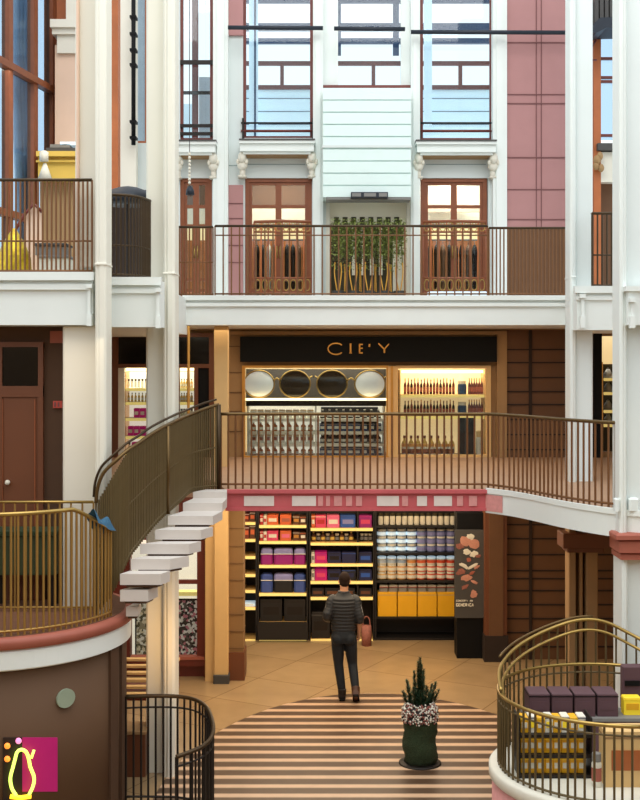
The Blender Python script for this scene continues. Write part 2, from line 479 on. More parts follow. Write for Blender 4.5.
pillar('pillar', 'white pillar on the right rising between pink wall and small corner window', [
  ('shaft', [pxr(570,593,15.82,.3,0,12.5)], 'pillar_cool'),
  ('pilaster', [pxr(565,576,15.72,.4,0,12.5), pxr(567,574,15.70,.2,0,12.5)], 'white'),
  ('cap', [pxr(564.5,576.5,15.69,.42,L2+.16,L2+.18)], 'white')])
pillar('pillar', 'near white pillar at right with a red capital under the gallery', [
  ('shaft', [pxr(618,690,12.66,.3,0,12.5)], 'pillar_cool'),
  ('pilaster', [pxr(612,627,12.56,.4,L1-.3,12.5), pxr(615,624,12.54,.2,L1-.3,12.5), pxr(613,628,12.58,.4,0,2.8)], 'white'),
  ('capital', [pxr(605,690,12.46,.5,Z(540,12.46),Z(534,12.46)), pxr(609,690,12.5,.46,Z(553,12.5),Z(540,12.5)), pxr(611,690,12.53,.43,Z(560,12.53),Z(553,12.53))], 'terracotta'),
  ('plinth', [pxr(613,620,12.5,.1,L1+.02,L1+.16), pxr(627,640,12.54,.1,L1+.02,L1+.16)], 'pillar_cool')])
# brown capital; right pillar under the slab, its warm shade painted as beige
root = thing('pillar', (0,0,0), 'right pillar under the curved gallery, its warm shade painted on, with a brown capital', 'pillar', None, 'structure')
for a, b, Y in ((565,576,15.5),(575,583,15.56),(582,598,15.52)):
    MB().bbox(*pxr(a,b,Y,.25,0,3.0)).build('shaft', 'stone_beige', root)
mb = MB(); mb.bbox(*pxr(557,610,15.4,.4,2.43,2.62)); mb.bbox(*pxr(562,604,15.45,.35,2.37,2.43)); mb.build('capital', 'door_brown', root)

# ---------------- back facade, second floor and up
holesA = [(180,-30,213,140),(243,-30,313,138),(323,-30,411,88),(420,-30,493,140),(135,-30,147,143),(245,178,312,300),(420,178,488,300),(180,178,212,300),(326,196,411,300),(598,-30,660,300)]
mb = fill(MB(), 106, -70, 760, 297, 19.8, .3, holesA)
mb.mat(1)
for y in (165,198,226): 
    for a, b in ((228,240),(313,323)): mb.pb(a, y, b, y+.8, 19.79, .02)
mb.pb(248,164,305,164.8,19.79,.02); mb.pb(426,164,486,164.8,19.79,.02)
struct(mb.build('wall_back', ['facade','groove']), 'pale grey rendered wall of the upper back facade', 'wall')
mb = MB()
for a, b in ((213,228),(313,323),(411,420),(493,507)):
    mb.pb(a, -70, b, 297, 19.62, .2); mb.pb(a+(b-a)*.25, -70, a+(b-a)*.75, 297, 19.58, .1)
struct(mb.build('trim_8', 'white'), 'white pilaster strips on the upper back facade', 'trim')
mb = MB(); mb.pb(507,-70,600,228,19.7,.12); mb.pb(228,-70,243,35,19.74,.1); mb.pb(228,185,243,297,19.74,.1)
mb.mat(1)
for y in (42,94,103,157,189,219): mb.pb(507,y,600,y+1,19.69,.02)
for x in (536,541): mb.pb(x,-70,x+.8,228,19.69,.02)
for y in (203,218,245,262): mb.pb(228,y,243,y+.8,19.73,.02)
mb.mat(2); mb.pb(507,228,600,297,19.72,.1)
struct(mb.build('wall_back_cladding', ['pink','pink_line','panel_brown']), 'dusty pink panelled cladding on the upper back wall', 'wall')

# window sills with ornate brackets
def sill(idx, a, b, y, label):
    root = thing('trim_%d' % idx, (0,0,0), label, 'trim', None, 'structure')
    mb = MB(); mb.pb(a, y, b, y+3, 19.35, .5); mb.pb(a+1, y+3, b-1, y+11, 19.4, .45); mb.pb(a+4, y+11, b-4, y+14, 19.45, .4); mb.build('sill', 'white', root)
    MB().pb(a, y-1.5, b, y, 19.33, .5).build('flashing', 'grey_dark', root)
    MB().pb(a+7, y+14, b-7, y+15.5, 19.5, .35).build('gold_line', 'stone_beige', root)
    for x in (a+3, b-3):
        s = MB(); s.ell((X(x,19.5), 19.55, Z(y+17,19.5)), (.07,.1,.1)); s.ell((X(x,19.5), 19.6, Z(y+24,19.5)), (.085,.08,.09)); s.ell((X(x,19.5), 19.65, Z(y+31,19.5)), (.05,.07,.1))
        for dx in (-.07,.07): s.ell((X(x,19.5)+dx, 19.56, Z(y+21,19.5)), (.03,.05,.05), 8, 6)
        s.pb(x-4, y+35, x+4, y+37, 19.6, .2)
        s.build('scroll_bracket', 'cream', root, True)
sill(9, 239, 315, 140, 'white sill on scroll brackets under the left tall window')
sill(10, 416, 497, 141, 'white sill on scroll brackets under the right tall window')
sill(11, 174, 216, 141, 'sill under the narrow window beside the second left pillar')

# tall windows of the facade
def tall_window(n, a, b, ybot, label, frame='redwood', blind=True, midbar=None, cross=True, thick=3):
    root = thing('window_%d' % n, (0,0,0), label, 'window', None, 'structure')
    mb = MB(); Yw = 19.86
    mb.pb(a, -40, a+thick, ybot, Yw, .1); mb.pb(b-thick, -40, b, ybot, Yw, .1); mb.pb(a, ybot-2, b, ybot, Yw, .1)
    mb.build('frame', frame, root)
    MB().pb(a+thick, -40, b-thick, ybot-2, Yw+.04, .01).build('pane', 'glass', root)
    Yo = 21.0
    if cross:
        m2 = MB()
        for y0, y1 in ((61,65),(85,89)): m2.pb(a+2, y0, b-2, y1, Yo, .08)
        c = (a+b)/2+4; m2.pb(c-1.8, 61, c+1.8, 89, Yo, .08)
        m2.build('muntin', 'redwood', root)
        m3 = MB(); m3.pb(a-4, 38, b+4, 43, Yo+.12, .1); m3.pb(a-4, 23, b+4, 30, Yo+.12, .1); m3.pb(a-4, -40, b+4, 3, Yo+.12, .06)
        m3.build('transom', 'navy_bar', root)
    if blind:
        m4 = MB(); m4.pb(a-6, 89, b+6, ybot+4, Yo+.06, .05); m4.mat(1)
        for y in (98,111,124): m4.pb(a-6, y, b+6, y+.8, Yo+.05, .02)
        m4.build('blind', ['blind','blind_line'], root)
    if blind:
        for i, y in enumerate((123,131)):
            MB().tube([P(a-2,y,19.78),P(b+2,y,19.78)], .022 if i else .016, 8).build('guard_bar', 'redwood' if i else 'iron', root, True)
        for x in (a, b): MB().pb(x-1, 118, x+1, 138, 19.76, .06).build('guard_post', 'iron', root)
    return root
w = tall_window(1, 243, 313, 138, 'left tall window with dark red frame above the left brown doors')
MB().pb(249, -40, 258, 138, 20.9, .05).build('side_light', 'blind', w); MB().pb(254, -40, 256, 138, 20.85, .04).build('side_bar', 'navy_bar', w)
w = tall_window(2, 420, 493, 140, 'right tall window with dark red frame above the right brown doors')
MB().pb(424, -40, 432, 138, 20.9, .05).build('side_light', 'blind', w)
w = tall_window(3, 335, 404, 87, 'middle window above the white slatted box', 'white', False)
for a, b in ((335,341),(393,399)): MB().pb(a, -40, b, 55, 20.8, .06).build('side_bar', 'navy_bar', w)
MB().pb(322, 85, 412, 88, 19.7, .2).build('sill', 'redwood', w)
mb = MB(); mb.pb(323,-40,335,85,19.84,.1); mb.pb(404,-40,411,85,19.84,.1); mb.build('casing','white',w)
w = tall_window(4, 180, 213, 140, 'narrow tall window with dark red frame right of the second pillar', 'redwood', False, cross=False)
m2 = MB(); m2.pb(192,-40,198,140,20.3,.08); m2.build('muntin','redwood',w)
m2 = MB(); m2.pb(180,60,213,64,19.8,.05); m2.pb(181,91,212,94,20.2,.05); m2.pb(180,124,213,127,19.8,.05); m2.pb(180,132,213,135,19.8,.05); m2.build('guard_bar','iron',w)
MB().pb(199,77,216,142,20.9,.05).build('blind','curtain',w)
MB().pb(183,104,192,140,20.9,.05).build('lower_blind','blind',w)
w = tall_window(5, 135, 147, 143, 'sliver of window with a black pipe left of the second pillar', 'wood_orange', False, cross=False, thick=2)
MB().pb(138,-40,146,143,20.4,.05).build('curtain','curtain',w)
# tension rods crossing the facade
def rod(a, b, y, Y, label):
    r = MB().tube([P(a,y,Y),P(b,y+.6,Y)], .035, 10).build('tie_rod','navy_dark',None,True); mb = MB()
    pivot(r, P((a+b)/2,y,Y)); return tag(r, label, 'rod', 'tie rods across the facade', 'structure')
rod(228,323,27.5,19.4,'dark tie rod crossing in front of the left tall window')
rod(334,405,28.5,19.4,'short dark tie rod across the middle window')
rod(411,566,32,19.4,'long dark tie rod from the right tall window to the pink wall')
# black downpipe
r = thing('drain_pipe', P(133.5,143,19.3), 'thin black drain pipe with clips left of the second pillar', 'pipe', None, 'structure')
MB().tube([P(133.5,-50,19.3),P(133.5,145,19.3)], .035, 10).build('pipe','black',r,True)
for y in (15,32,48,63,120,136): MB().pb(129.5,y,136,y+2.4,19.26,.2).build('clip','black',r)

# white slatted box in the middle
r = thing('trim_12', (0,0,0), 'white horizontally slatted box hanging in the middle of the facade', 'trim', None, 'structure')
mb = MB(); mb.pb(323,88,411,197,19.22,.55); mb.build('case','slat_white',r)
ys = [88+i*12.2 for i in range(10)]
mb = MB()
for y in ys[:-1]: mb.pb(323,y+.5,411,y+11.4,19.19,.05)
mb.build('slat_panel','slat_white',r)
MB().pb(322,145,412,147.5,19.17,.1).build('seam','facade',r); MB().pb(326,197,411,199.5,19.2,.4).build('lower_edge','grey',r)
r = thing('wall_lamp', P(370,197,19.1), 'long dark slotted lamp under the white slatted box', 'lamp')
MB().pb(351,192,388,197.5,19.05,.15).build('housing','navy_dark',r)
for a, b in ((352,361),(364,376),(379,387)): MB().pb(a,193,b,196.5,19.04,.03).build('diffuser','grey',r)
# recess under it: cream hood and dark back
r = thing('wall_niche', (0,0,0), 'cream lined niche behind the row of bamboo plants', 'wall', None, 'structure')
mb = MB(); mb.pb(326,199,330,297,19.8,.9); mb.pb(407,199,411,297,19.8,.9); mb.build('jamb','cream',r)
mb = MB(); mb.pb(328,199,409,224,20.0,.06); mb.build('hood','hood',r)
for k in range(8):
    x = 334+k*8.6; MB().pb(x,217,x+5,225,19.98,.03).build('vent_opening','olive_dark',r)
mb = MB(); mb.pb(326,222,411,300,20.6,.1); mb.mat(1)
for x in (352,361,370,379): mb.pb(x,222,x+3.5,275,20.5,.06)
mb.pb(393,240,406,297,20.4,.06)
mb.build('back_panel',['olive_dark','pale','grey'],r)

# brown double doors on the gallery
def gallery_door(n, a, b, y0, label, bright):
    root = thing('door_%d' % n, (0,0,0), label, 'door', None, 'structure'); Yd = 19.84; yb = 297
    mb = MB(); mb.pb(a, y0, a+4, yb, Yd, .14); mb.pb(b-4, y0, b, yb, Yd, .14); mb.pb(a, y0, b, y0+4, Yd, .14); mb.build('frame','wood',root)
    c = (a+b)/2
    for s, (l, rr) in enumerate(((a+4, c), (c, b-4))):
        f = MB(); f.pb(l, y0+4, l+3, yb, Yd+.03, .07); f.pb(rr-3, y0+4, rr, yb, Yd+.03, .07)
        for y in (y0+4, y0+27, y0+47, y0+100, yb-8): f.pb(l+3, y, rr-3, y+3, Yd+.03, .07)
        leaf = f.build('door_leaf','wood',root)
        MB().pb(l+3, y0+7, rr-3, yb-8, Yd+.06, .01).build('pane','glass',leaf)
        hx = rr-1.5 if s == 0 else l+1.5
        MB().tube([P(hx,258,Yd),P(hx,252,Yd-.05),P(hx,246,Yd)], .012, 6).build('handle','brass',leaf,True)
    MB().pb(a-8, y0-10, b+8, y0+30, 21.3, .05).build('inner_wall_top','pale' if bright else 'panel_brown',root)  # paler at the right doors, in place of the bright reflection there
    MB().pb(a-8, y0+29, b+8, y0+46, 21.26, .05).build('inner_wall_pale','pale',root)
    MB().pb(a-8, y0+44, b+8, yb+3, 21.28, .05).build('inner_wall','interior_amber',root)
    MB().pb(a-8, y0+50, b+8, y0+62, 20.9, .05).build('light_band','warm_back',root)
    return root
gallery_door(1, 245, 312, 178, 'left brown glazed double doors on the second floor gallery', False)
gallery_door(2, 421, 487, 178, 'right brown glazed double doors on the second floor gallery', True)
gallery_door(3, 180, 212, 178, 'narrow brown glazed doors beside the second left pillar', False)
# gable cutout standing in for a street building reflected in the right doors
mb = MB(); mb.xprism([(X(424,21.0),Z(212,21)),(X(430,21),Z(190,21)),(X(447,21),Z(180,21)),(X(462,21),Z(192,21)),(X(470,21),Z(205,21)),(X(486,21),Z(212,21))], 21.0, 21.05)
struct(mb.build('gable_reflection','peach'), 'pale gable cutout for the reflection in the right gallery doors', 'wall')

# left bay at the gallery: window wall running back, amber wall, yellow balcony block
ang = math.atan2(X(47,17)-X(0,15.5), 1.5)
def skew(u, w, z):   # u along the wall (0 at near end), w towards the room
    o = Vector((X(0,15.5),15.5,0)); d = Vector((X(47,17)-X(0,15.5),1.5,0)).normalized(); n = Vector((d.y,-d.x,0))
    p = o + d*u + n*w; return (p.x, p.y, z)
def skbox(mb, u0, u1, w0, w1, z0, z1):
    vs = [skew(u,w,z) for z in (z0,z1) for (u,w) in ((u0,w0),(u1,w0),(u1,w1),(u0,w1))]
    return mb.add(vs, [(0,3,2,1),(4,5,6,7),(0,1,5,4),(1,2,6,5),(2,3,7,6),(3,0,4,7)])
r = thing('window_6', (0,0,0), 'brown wooden window wall of the left gallery bay', 'window', None, 'structure')
mb = MB()
for u in (-1.6,-.75,.05,.85,1.5): skbox(mb, u, u+.13, 0, .1, L2, 12.5)
mb.build('mullion','wood',r)
mb = MB()
for z in (6.7,8.62): skbox(mb, -1.6, 1.7, .01, .13, z, z+.09)
mb.build('crossbar','wood',r)
mb = MB(); skbox(mb, -1.6, 1.65, .04, .05, L2, 12.5); mb.build('pane','glass_blue',r)
r = thing('curtain', skew(1.0,-.2,L2), 'grey curtain drawn aside inside the brown window wall', 'curtain')
mb = MB(); n = 24; vs = []; 
for i in range(n+1):
    u = .75+.75*i/n; w = -.16+.05*math.sin(i*1.6)
    vs += [skew(u*.8+.35, w, L2+.3), skew(u, w*1.2, 9.2), skew(u,w,12)]
fs = []
for i in range(n):
    a = i*3; fs += [(a,a+3,a+4,a+1),(a+1,a+4,a+5,a+2)]
mb.add(vs, fs); mb.build('drape','curtain',r,True)
MB().tube([skew(.6,-.16,12),skew(1.6,-.16,12)], .02).build('rail','iron',r)
r = thing('wall_left', (0,0,0), 'amber timber wall behind the left gallery balcony', 'wall', None, 'structure')
mb = MB(); mb.pb(44,-70,80,300,17.1,.2); mb.build('timber_panel','wood_orange',r)
mb = MB(); mb.pb(55,45,80,146,16.7,.3); mb.build('pilaster','peach',r)
mb = MB(); mb.pb(50,19,80,27,16.55,.4); mb.pb(52,27,80,34,16.6,.4); mb.pb(57,34,80,53,16.65,.35); mb.pb(66,-70,80,19,16.65,.35); mb.build('capital','cream',r)
mb = MB(); mb.pb(36,151,82,156,16.1,.8); mb.pb(38,156,82,180,16.2,.7); mb.pb(36,160,82,162,16.15,.7); mb.build('balcony_block','yellow_paint',r)
mb = MB(); mb.pb(40,180,82,285,16.4,.6); mb.build('lower_panel','stone_beige',r)
struct(MB().pb(112,-70,136,300,19.5,.2).build('wall_left_strip','cream'), 'cream wall strip between the two left pillars', 'wall')
struct(MB().pb(111,-70,118,189,16.4,.2).build('wall_left_jamb','wood_orange'), 'amber timber strip right of the first pillar', 'wall')
struct(MB().pb(111,190,152,297,17.2,.1).build('wall_left_panel','interior_dark'), 'dark wall behind the small balcony between the left pillars', 'wall')

# right bay strip: window with orange post
r = thing('window_7', (0,0,0), 'corner window with orange timber post between the right pillars', 'window', None, 'structure')
MB().pb(594,20,601,300,18.6,.2).build('post','wood_orange',r)
MB().pb(601,20,640,140,18.75,.02).build('pane','glass_blue',r)
mb = MB(); 
for y in (57,76,80,134): mb.pb(599,y,640,y+2.5,18.65,.06)
mb.build('crossbar','redwood',r)
mb = MB(); mb.pb(598,143,640,150,18.5,.3); mb.build('sill','grey_dark',r)
mb = MB()
for (x,y,s) in ((597,160,.06),(596,166,.05),(600,156,.05),(601,168,.05)): mb.ell((X(x,18.5),18.5,Z(y,18.5)),(s,s,s*1.3),8,6)
mb.build('gilt_ornament','stone_beige',r,True)
MB().pb(601,152,640,182,18.6,.2).build('bracket','cream',r)
MB().pb(601,182,640,300,18.9,.1).build('lower_panel','panel_brown',r)
r = thing('awning', P(598,40,18.3), 'small black awning with corrugated box on the orange post', 'awning')
mb = MB(); mb.xprism([(X(579,18.3),Z(40,18.3)),(X(594,18.3),Z(25,18.3)),(X(640,18.3),Z(23,18.3)),(X(640,18.3),Z(34,18.3)),(X(600,18.3),Z(35,18.3)),(X(590,18.3),Z(40,18.3))],17.9,18.55); mb.build('canopy','navy_dark',r)
mb = MB()
for k in range(9): mb.pb(595+k*5,-50,598.5+k*5,22,18.3,.25)
mb.pb(595,-50,640,22,18.36,.2); mb.build('corrugated_box','grey_dark',r)
MB().tube([P(596,40,18.4),P(584,60,18.3),P(596,60,18.5)], .02, 6).build('brace','redwood',r)
struct(MB().pb(585,3,591,25,18.5,.1).build('window_8','black'), 'small black opening beside the corrugated box', 'window')
# ================================================================== FIRST FLOOR WALLS
mb = fill(MB(), -60, 326, 760, 484, 19.8, .2, [(120,366,196,470),(196,340,211,470),(244,367,388,456.5),(398,367,488,456.5),(601,336,616,452),(112,336,146,366),(150,336,196,366)])
mb.mat(1)
for y in (346,372,392,411,431): mb.pb(228,y,243,y+.8,19.78,.03); mb.pb(497,y,506,y+.8,19.78,.03)
struct(mb.build('wall_shop_front', ['stone_beige','stone_line']), 'warm beige wall of the first floor shop front', 'wall')
mb = MB(); mb.pb(507,330,600,470,19.72,.1); mb.mat(1)
for y in (349,362,377,391,404,419,434,449): mb.pb(507,y,600,y+1.2,19.70,.03)
mb.pb(529,330,532,470,19.69,.03)
struct(mb.build('wall_shop_cladding', ['panel_brown','panel_line']), 'dark brown boarded wall on the first floor right of the shop', 'wall')
mb = MB(); mb.pb(180,326.5,600,329.5,19.6,.3); mb.pb(497,333,507,460,19.66,.2)
mb.pb(228,331,507,335,19.64,.2)
struct(mb.build('trim_13', 'stone_beige'), 'brown cornice over the first floor shop', 'trim')
# post between shop and stair, ground to gallery
mb = MB(); mb.bbox(X(214,18.0),X(228,18.0),18.0,18.22,0,zb-.002); mb.bbox(X(205,18.1),X(215,18.1),18.1,18.3,0,3.0)
mb.mat(1); mb.bbox(X(213,17.95),X(229,17.95),17.96,18.26,0,.13)
struct(mb.build('pillar_post', ['post_cream','grey_dark']), 'slim warm cream post between the stair and the shops', 'pillar')
mb = MB(); mb.bbox(X(228,18.2),X(243.5,18.2),18.2,18.6,0,3.0); mb.mat(1)
for y in (528,546,563,580,597,614,631,648): mb.pb(227.6,y,243.8,y+.9,18.19,.42)
mb.mat(2); mb.box(X(227,18.15),X(244.5,18.15),18.15,18.65,0,.42)
struct(mb.build('pillar_pier', ['stone_brown','stone_line','door_brown']), 'jointed stone pier at the left of the ground floor shop', 'pillar')

# sign board with gold letters
r = thing('shop_sign', P(368,362,19.6), 'long black shop sign with thin gold letters on the first floor', 'sign')
MB().pb(240,336.5,497,362,19.58,.1).build('board','sign_black',r)
mb = MB(); Ys = 19.55
def stroke(a, b, w=1.2):
    (x0,y0),(x1,y1) = a, b
    L = math.hypot(x1-x0,y1-y0); nx, ny = -(y1-y0)/L*w/2, (x1-x0)/L*w/2
    mb.xprism([(X(x0+nx,Ys),Z(y0+ny,Ys)),(X(x1+nx,Ys),Z(y1+ny,Ys)),(X(x1-nx,Ys),Z(y1-ny,Ys)),(X(x0-nx,Ys),Z(y0-ny,Ys))], Ys, Ys+.03)
arc = [(336+8*math.cos(t), 348.8+5.6*math.sin(t)) for t in [(-.75 - i*(2*PI-1.5)/16) for i in range(17)]]
for a, b in zip(arc, arc[1:]): stroke(a, b, 1.2)
stroke((350.6,343.4),(350.6,353.4),1.7); stroke((349.3,353),(351.9,353),1)
stroke((359.6,344),(359.6,353.4),1.4)
for y in (344.4,348.2,352.9): stroke((359.2,y),(362.8,y),1.3)
stroke((369.6,344),(369.2,346.8),1.6)
stroke((378.5,343.4),(384.4,349.2),1.3); stroke((389,343.8),(384.4,349.2),1.1); stroke((384.4,349),(384.4,353),1.6)
mb.build('lettering','gold',r)

# shop interior shell
r = thing('wall_shop_interior', (0,0,0), 'bright lining behind the first floor shop windows', 'wall', None, 'structure')
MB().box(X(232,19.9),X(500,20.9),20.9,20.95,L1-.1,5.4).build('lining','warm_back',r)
mb = MB(); mb.box(X(236,19.9),X(238,19.9),20.0,20.9,L1,5.4); mb.box(X(391,20),X(394,20),20.0,20.9,L1,5.4); mb.box(X(494,20),X(497,20),20.0,20.9,L1,5.4); mb.build('side_panel','stone_beige',r)
MB().box(X(236,19.9),X(497,20.9),20.0,20.95,5.08,5.12).build('lining_top','pale',r)
# window frames / pier
r = thing('window_9', (0,0,0), 'left shop window of the first floor with oversized sunglasses', 'window', None, 'structure')
mb = MB(); mb.pb(242,366,245,458,19.74,.12); mb.pb(386.5,366,389,458,19.74,.12); mb.pb(242,365.5,389,368,19.74,.12); mb.pb(242,456,389,458.5,19.72,.14); mb.build('frame','gold',r)
MB().pb(244,368,388,457,19.82,.01).build('pane','glass',r)
r = thing('window_10', (0,0,0), 'right shop window of the first floor with warm bottle shelves', 'window', None, 'structure')
mb = MB(); mb.pb(388,366,398,458,19.72,.16); mb.pb(486,366,491,458,19.74,.14); mb.pb(396,365.5,491,368.5,19.74,.12); mb.pb(396,455,491,458.5,19.72,.14); mb.mat(1); mb.pb(391,366,393,458,19.70,.03); mb.build('frame',['post_cream','gold'],r)
MB().pb(398,368,487,456,19.82,.01).build('pane','glass',r)

# shelving helper ---------------------------------------------------------
def shelving(name, label, x0, x1, ytop, ybot, Y, depth, shelves, cat='shelves', frame='shelf_black', board='shelf_wood', edge=None, uprights=(), back=None, group=None, thick=2.2):
    root = thing(name, P((x0+x1)/2, ybot, Y), label, cat, group)
    for x in (x0, x1-1.5, *uprights): MB().pb(x, ytop, x+1.5, ybot, Y+.01, depth).build('upright', frame, root)
    for y in shelves:
        z = Z(y, Y); mb = MB(); mb.box(X(x0+1.5,Y), X(x1-1.5,Y), Y+.005, Y+depth-.03, z-.035, z)
        s = mb.build('shelf_board', board, root)
        if edge:
            MB().box(X(x0+1.7,Y), X(x1-1.7,Y), Y-.012, Y+.005, z-.05, z-.003).build('price_rail', edge, s)
    if back: MB().box(X(x0+1,Y), X(x1-1,Y), Y+depth-.03, Y+depth, Z(ybot,Y), Z(ytop,Y)).build('back_panel', back, root)
    return root

# goods builders: each returns a mesh thing with origin at bottom centre, sizes in metres
def bottle(name, w, h, mats):
    mb = MB(); r = w/2
    mb.lathe([(r*.92,0),(r,h*.05),(r,h*.55),(r*.8,h*.66),(r*.36,h*.76),(r*.34,h*.86)], n=10)
    mb.mat(1); mb.lathe([(r*.42,h*.86),(r*.42,h)], n=10); mb.mat(2); mb.lathe([(r*1.02,h*.16),(r*1.02,h*.46)], n=10, cap=False)
    return mb.build(name, mats, None, False)
def jar(name, w, h, mats):
    mb = MB(); r = w/2
    mb.lathe([(r*.9,0),(r,h*.08),(r,h*.68),(r*.82,h*.76)], n=12); mb.mat(1); mb.lathe([(r*.92,h*.76),(r*.92,h*.97),(r*.86,h)], n=12); mb.mat(2); mb.lathe([(r*1.02,h*.18),(r*1.02,h*.58)], n=12, cap=False)
    return mb.build(name, mats, None, False)
def carton(name, w, d, h, mats):
    mb = MB(); mb.bbox(-w/2,w/2,-d/2,d/2,0,h,.006); mb.mat(1); mb.box(-w*.36,w*.36,-d/2-.004,-d/2,h*.3,h*.66); mb.mat(2); mb.box(-w/2-.002,w/2+.002,-d/2-.003,d/2,h*.86,h*.9)
    return mb.build(name, mats, None, False)
def softbag(name, w, d, h, mats):
    """zipped clear bag with folded textile inside"""
    mb = MB(); rings = []
    for t, s in ((0,.86),(.08,.98),(.5,1),(.85,.96),(1,.7)): rings.append((0,0,h*t*.62,w/2*s,d/2*s))
    mb.bbox(-w/2,w/2,-d/2,d/2,0,h*.66,.03); mb.mat(1); mb.bbox(-w*.48,w*.48,-d*.48,d*.48,h*.66,h,.05); mb.mat(2); mb.tube([(-w*.49,-d*.5,h*.66),(w*.49,-d*.5,h*.66)],.008,6)
    return mb.build(name, mats, None, False)
def place(o, loc, label, cat, group, first):
    if first: o.location = loc; return tag(o, label, cat, group)
    c = o.copy(); C.objects.link(c); c.location = loc; c['label'] = label; c['category'] = cat; c['group'] = group; return c
def sz(y, Y, px):
    # shelf rows are read at the shelf's own front
    if Y > 20.6: return Z(y, Y)
    return Z(y, 20.2 if px < 200 else (20.0 if px > 600 else 20.15))
def row(proto, n, x0, x1, ybase, Y, lab, cat, group, used=None, jitter=0.0):
    """n copies side by side with feet on picture row ybase at depth Y; lab is a format with {o}"""
    for i in range(n):
        x = x0 + (x1-x0)*(i+.5)/n
        k = proto.name.split('.')[0]
        loc = (X(x,Y), Y+random.uniform(-jitter,jitter), sz(ybase,Y,x)+.001)
        place(proto, loc, lab.format(o=ORD[i+1]), cat, group, not proto.get('category'))

# ---- left window display: backboard band, giant sunglasses, shelves
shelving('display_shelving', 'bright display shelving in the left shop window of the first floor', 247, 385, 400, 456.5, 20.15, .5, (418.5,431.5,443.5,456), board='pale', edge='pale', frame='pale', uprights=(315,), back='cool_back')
o = tag(MB().pb(321,407,378,454.5,20.602,.008).build('back_board','navy_dark'), 'dark board behind the black packs at the right of the left shop window', 'board'); pivot(o, P(350,456,20.58))
shd = thing('header_sign', P(316,404,20.1), 'dark header band under the oversized sunglasses in the shop window', 'display board')
MB().pb(246,400.5,386,406,20.05,.06).build('board','sign_black',shd); MB().pb(246,398.5,386,400.5,20.02,.06).build('light_strip','warm_lamp',shd)
mb = MB(); 
bp = tag(MB().pb(246,369,386,398,20.5,.03).build('sunglasses_sign','grey_dark'), 'dark backing board behind the oversized sunglasses', 'display board'); pivot(bp, P(316,398,20.5))
def sunglasses(cx0, cx1, cy, Y, label, mats):
    root = thing('oversized_sunglasses', P((cx0+cx1)/2, cy+14, Y), label, 'sunglasses', 'oversized sunglasses in the shop window')
    for cx, mm, fm in ((cx0, mats[0], 'brass'), (cx1, mats[1], 'brass')):
        c = Vector(P(cx, cy, Y)); R = .245
        ring = [c + Vector((R*math.cos(t)*(1.04), 0, R*math.sin(t)*.92)) for t in [2*PI*k/36 for k in range(36)]]
        rim = MB().tube(ring, .014, 8, True).build('rim', fm, root, True)
        lb = MB(); n = 36; vs = [tuple(c+Vector((0,-.05,0)))]; fs = []
        for q, f in enumerate((.4,.75,1.0)):
            for k in range(n):
                t = 2*PI*k/n; vs.append((c.x+R*f*math.cos(t)*1.04, c.y-.05*(1-f*f), c.z+R*f*math.sin(t)*.92))
        for k in range(n):
            l = (k+1)%n; fs.append((0,1+k,1+l))
            for q in range(2): fs.append((1+q*n+k,1+(q+1)*n+k,1+(q+1)*n+l,1+q*n+l))
        lb.add(vs, fs); lb.build('lens', mm, rim, True)
    a = P(cx0+14, cy-3, Y); b = P(cx1-14, cy-3, Y)
    MB().tube([a, P((cx0+cx1)/2, cy-6, Y-.03), b], .014, 8).build('bridge','brass',root,True)
    for cx, s in ((cx0,-1),(cx1,1)):
        MB().tube([P(cx+s*14,cy-6,Y), P(cx+s*17,cy-8,Y+.06), P(cx+s*17,cy-7,Y+.3)], .012, 6).build('temple','brass',root,True)
    return root
sunglasses(259, 295, 384, 20.1, 'left oversized sunglasses with one pale and one dark lens', ('lens_white','lens_dark'))
sunglasses(332, 370, 384, 20.1, 'right oversized sunglasses with one dark and one pale lens', ('lens_dark','lens_white'))
g = 'small packs in the left shop window'
pa = carton('perfume_box', .105, .12, .15, ['pale','terracotta','gold']); pb_ = carton('perfume_box', .1, .12, .13, ['navy_bar','pale','pale']); pc = bottle('perfume_bottle', .085, .15, ['wood_orange','pale','pale']); pd = bottle('perfume_bottle', .085, .15, ['iron','pale','pale'])
for ri, yb in enumerate((418.5,431.5,443.5,456)):
    rn = ['top','second','third','bottom'][ri]
    A, B = (pa, pc) if ri % 2 == 0 else (pc, pa)
    row(A, 9, 250, 314, yb, 20.3, '{o} pale pack from the left on the '+rn+' shelf of the left shop window' if A is pa else '{o} amber bottle from the left on the '+rn+' shelf of the left shop window', 'box' if A is pa else 'bottle', g)
    D = pd if ri % 2 == 0 else pb_
    row(D, 9, 319, 382, yb, 20.3, '{o} dark '+('bottle' if D is pd else 'box')+' right of the divider, '+rn+' shelf, left shop window', 'bottle' if D is pd else 'box', g)

# ---- right window: shelves of bottles
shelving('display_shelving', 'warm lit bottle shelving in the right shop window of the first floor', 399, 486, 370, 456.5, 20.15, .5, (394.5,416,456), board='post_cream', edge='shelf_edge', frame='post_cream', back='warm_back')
ls = tag(MB().pb(402,370.5,483,373,20.2,.1).build('shelf_light','warm_lamp'), 'glowing light strip along the top of the right bottle shelving', 'light'); pivot(ls, P(442,373,20.2))
b1 = bottle('wine_bottle', .046, .27, ['redwood','gold','terracotta']); b2 = bottle('wine_bottle', .046, .25, ['iron','redwood','terracotta']); b3 = bottle('oil_bottle', .1, .33, ['yellow_paint','wood','pale'])
g = 'bottles in the right shop window'
for s, e, n in ((400,410,3),(411,421,3),(422,431,3),(432,441,3),(442,452,3),(453,456,1)):
    pass
def seq(protos, n, x0, x1, y, Y, lab, cat, g):
    for i in range(n):
        p = protos[i % len(protos)]; x = x0+(x1-x0)*(i+.5)/n
        place(p, (X(x,20.75) if Y > 20.6 else X(x,Y), Y, sz(y,Y,x)+.001), lab.format(o=ORD[i+1]), cat, g, not p.get('category'))
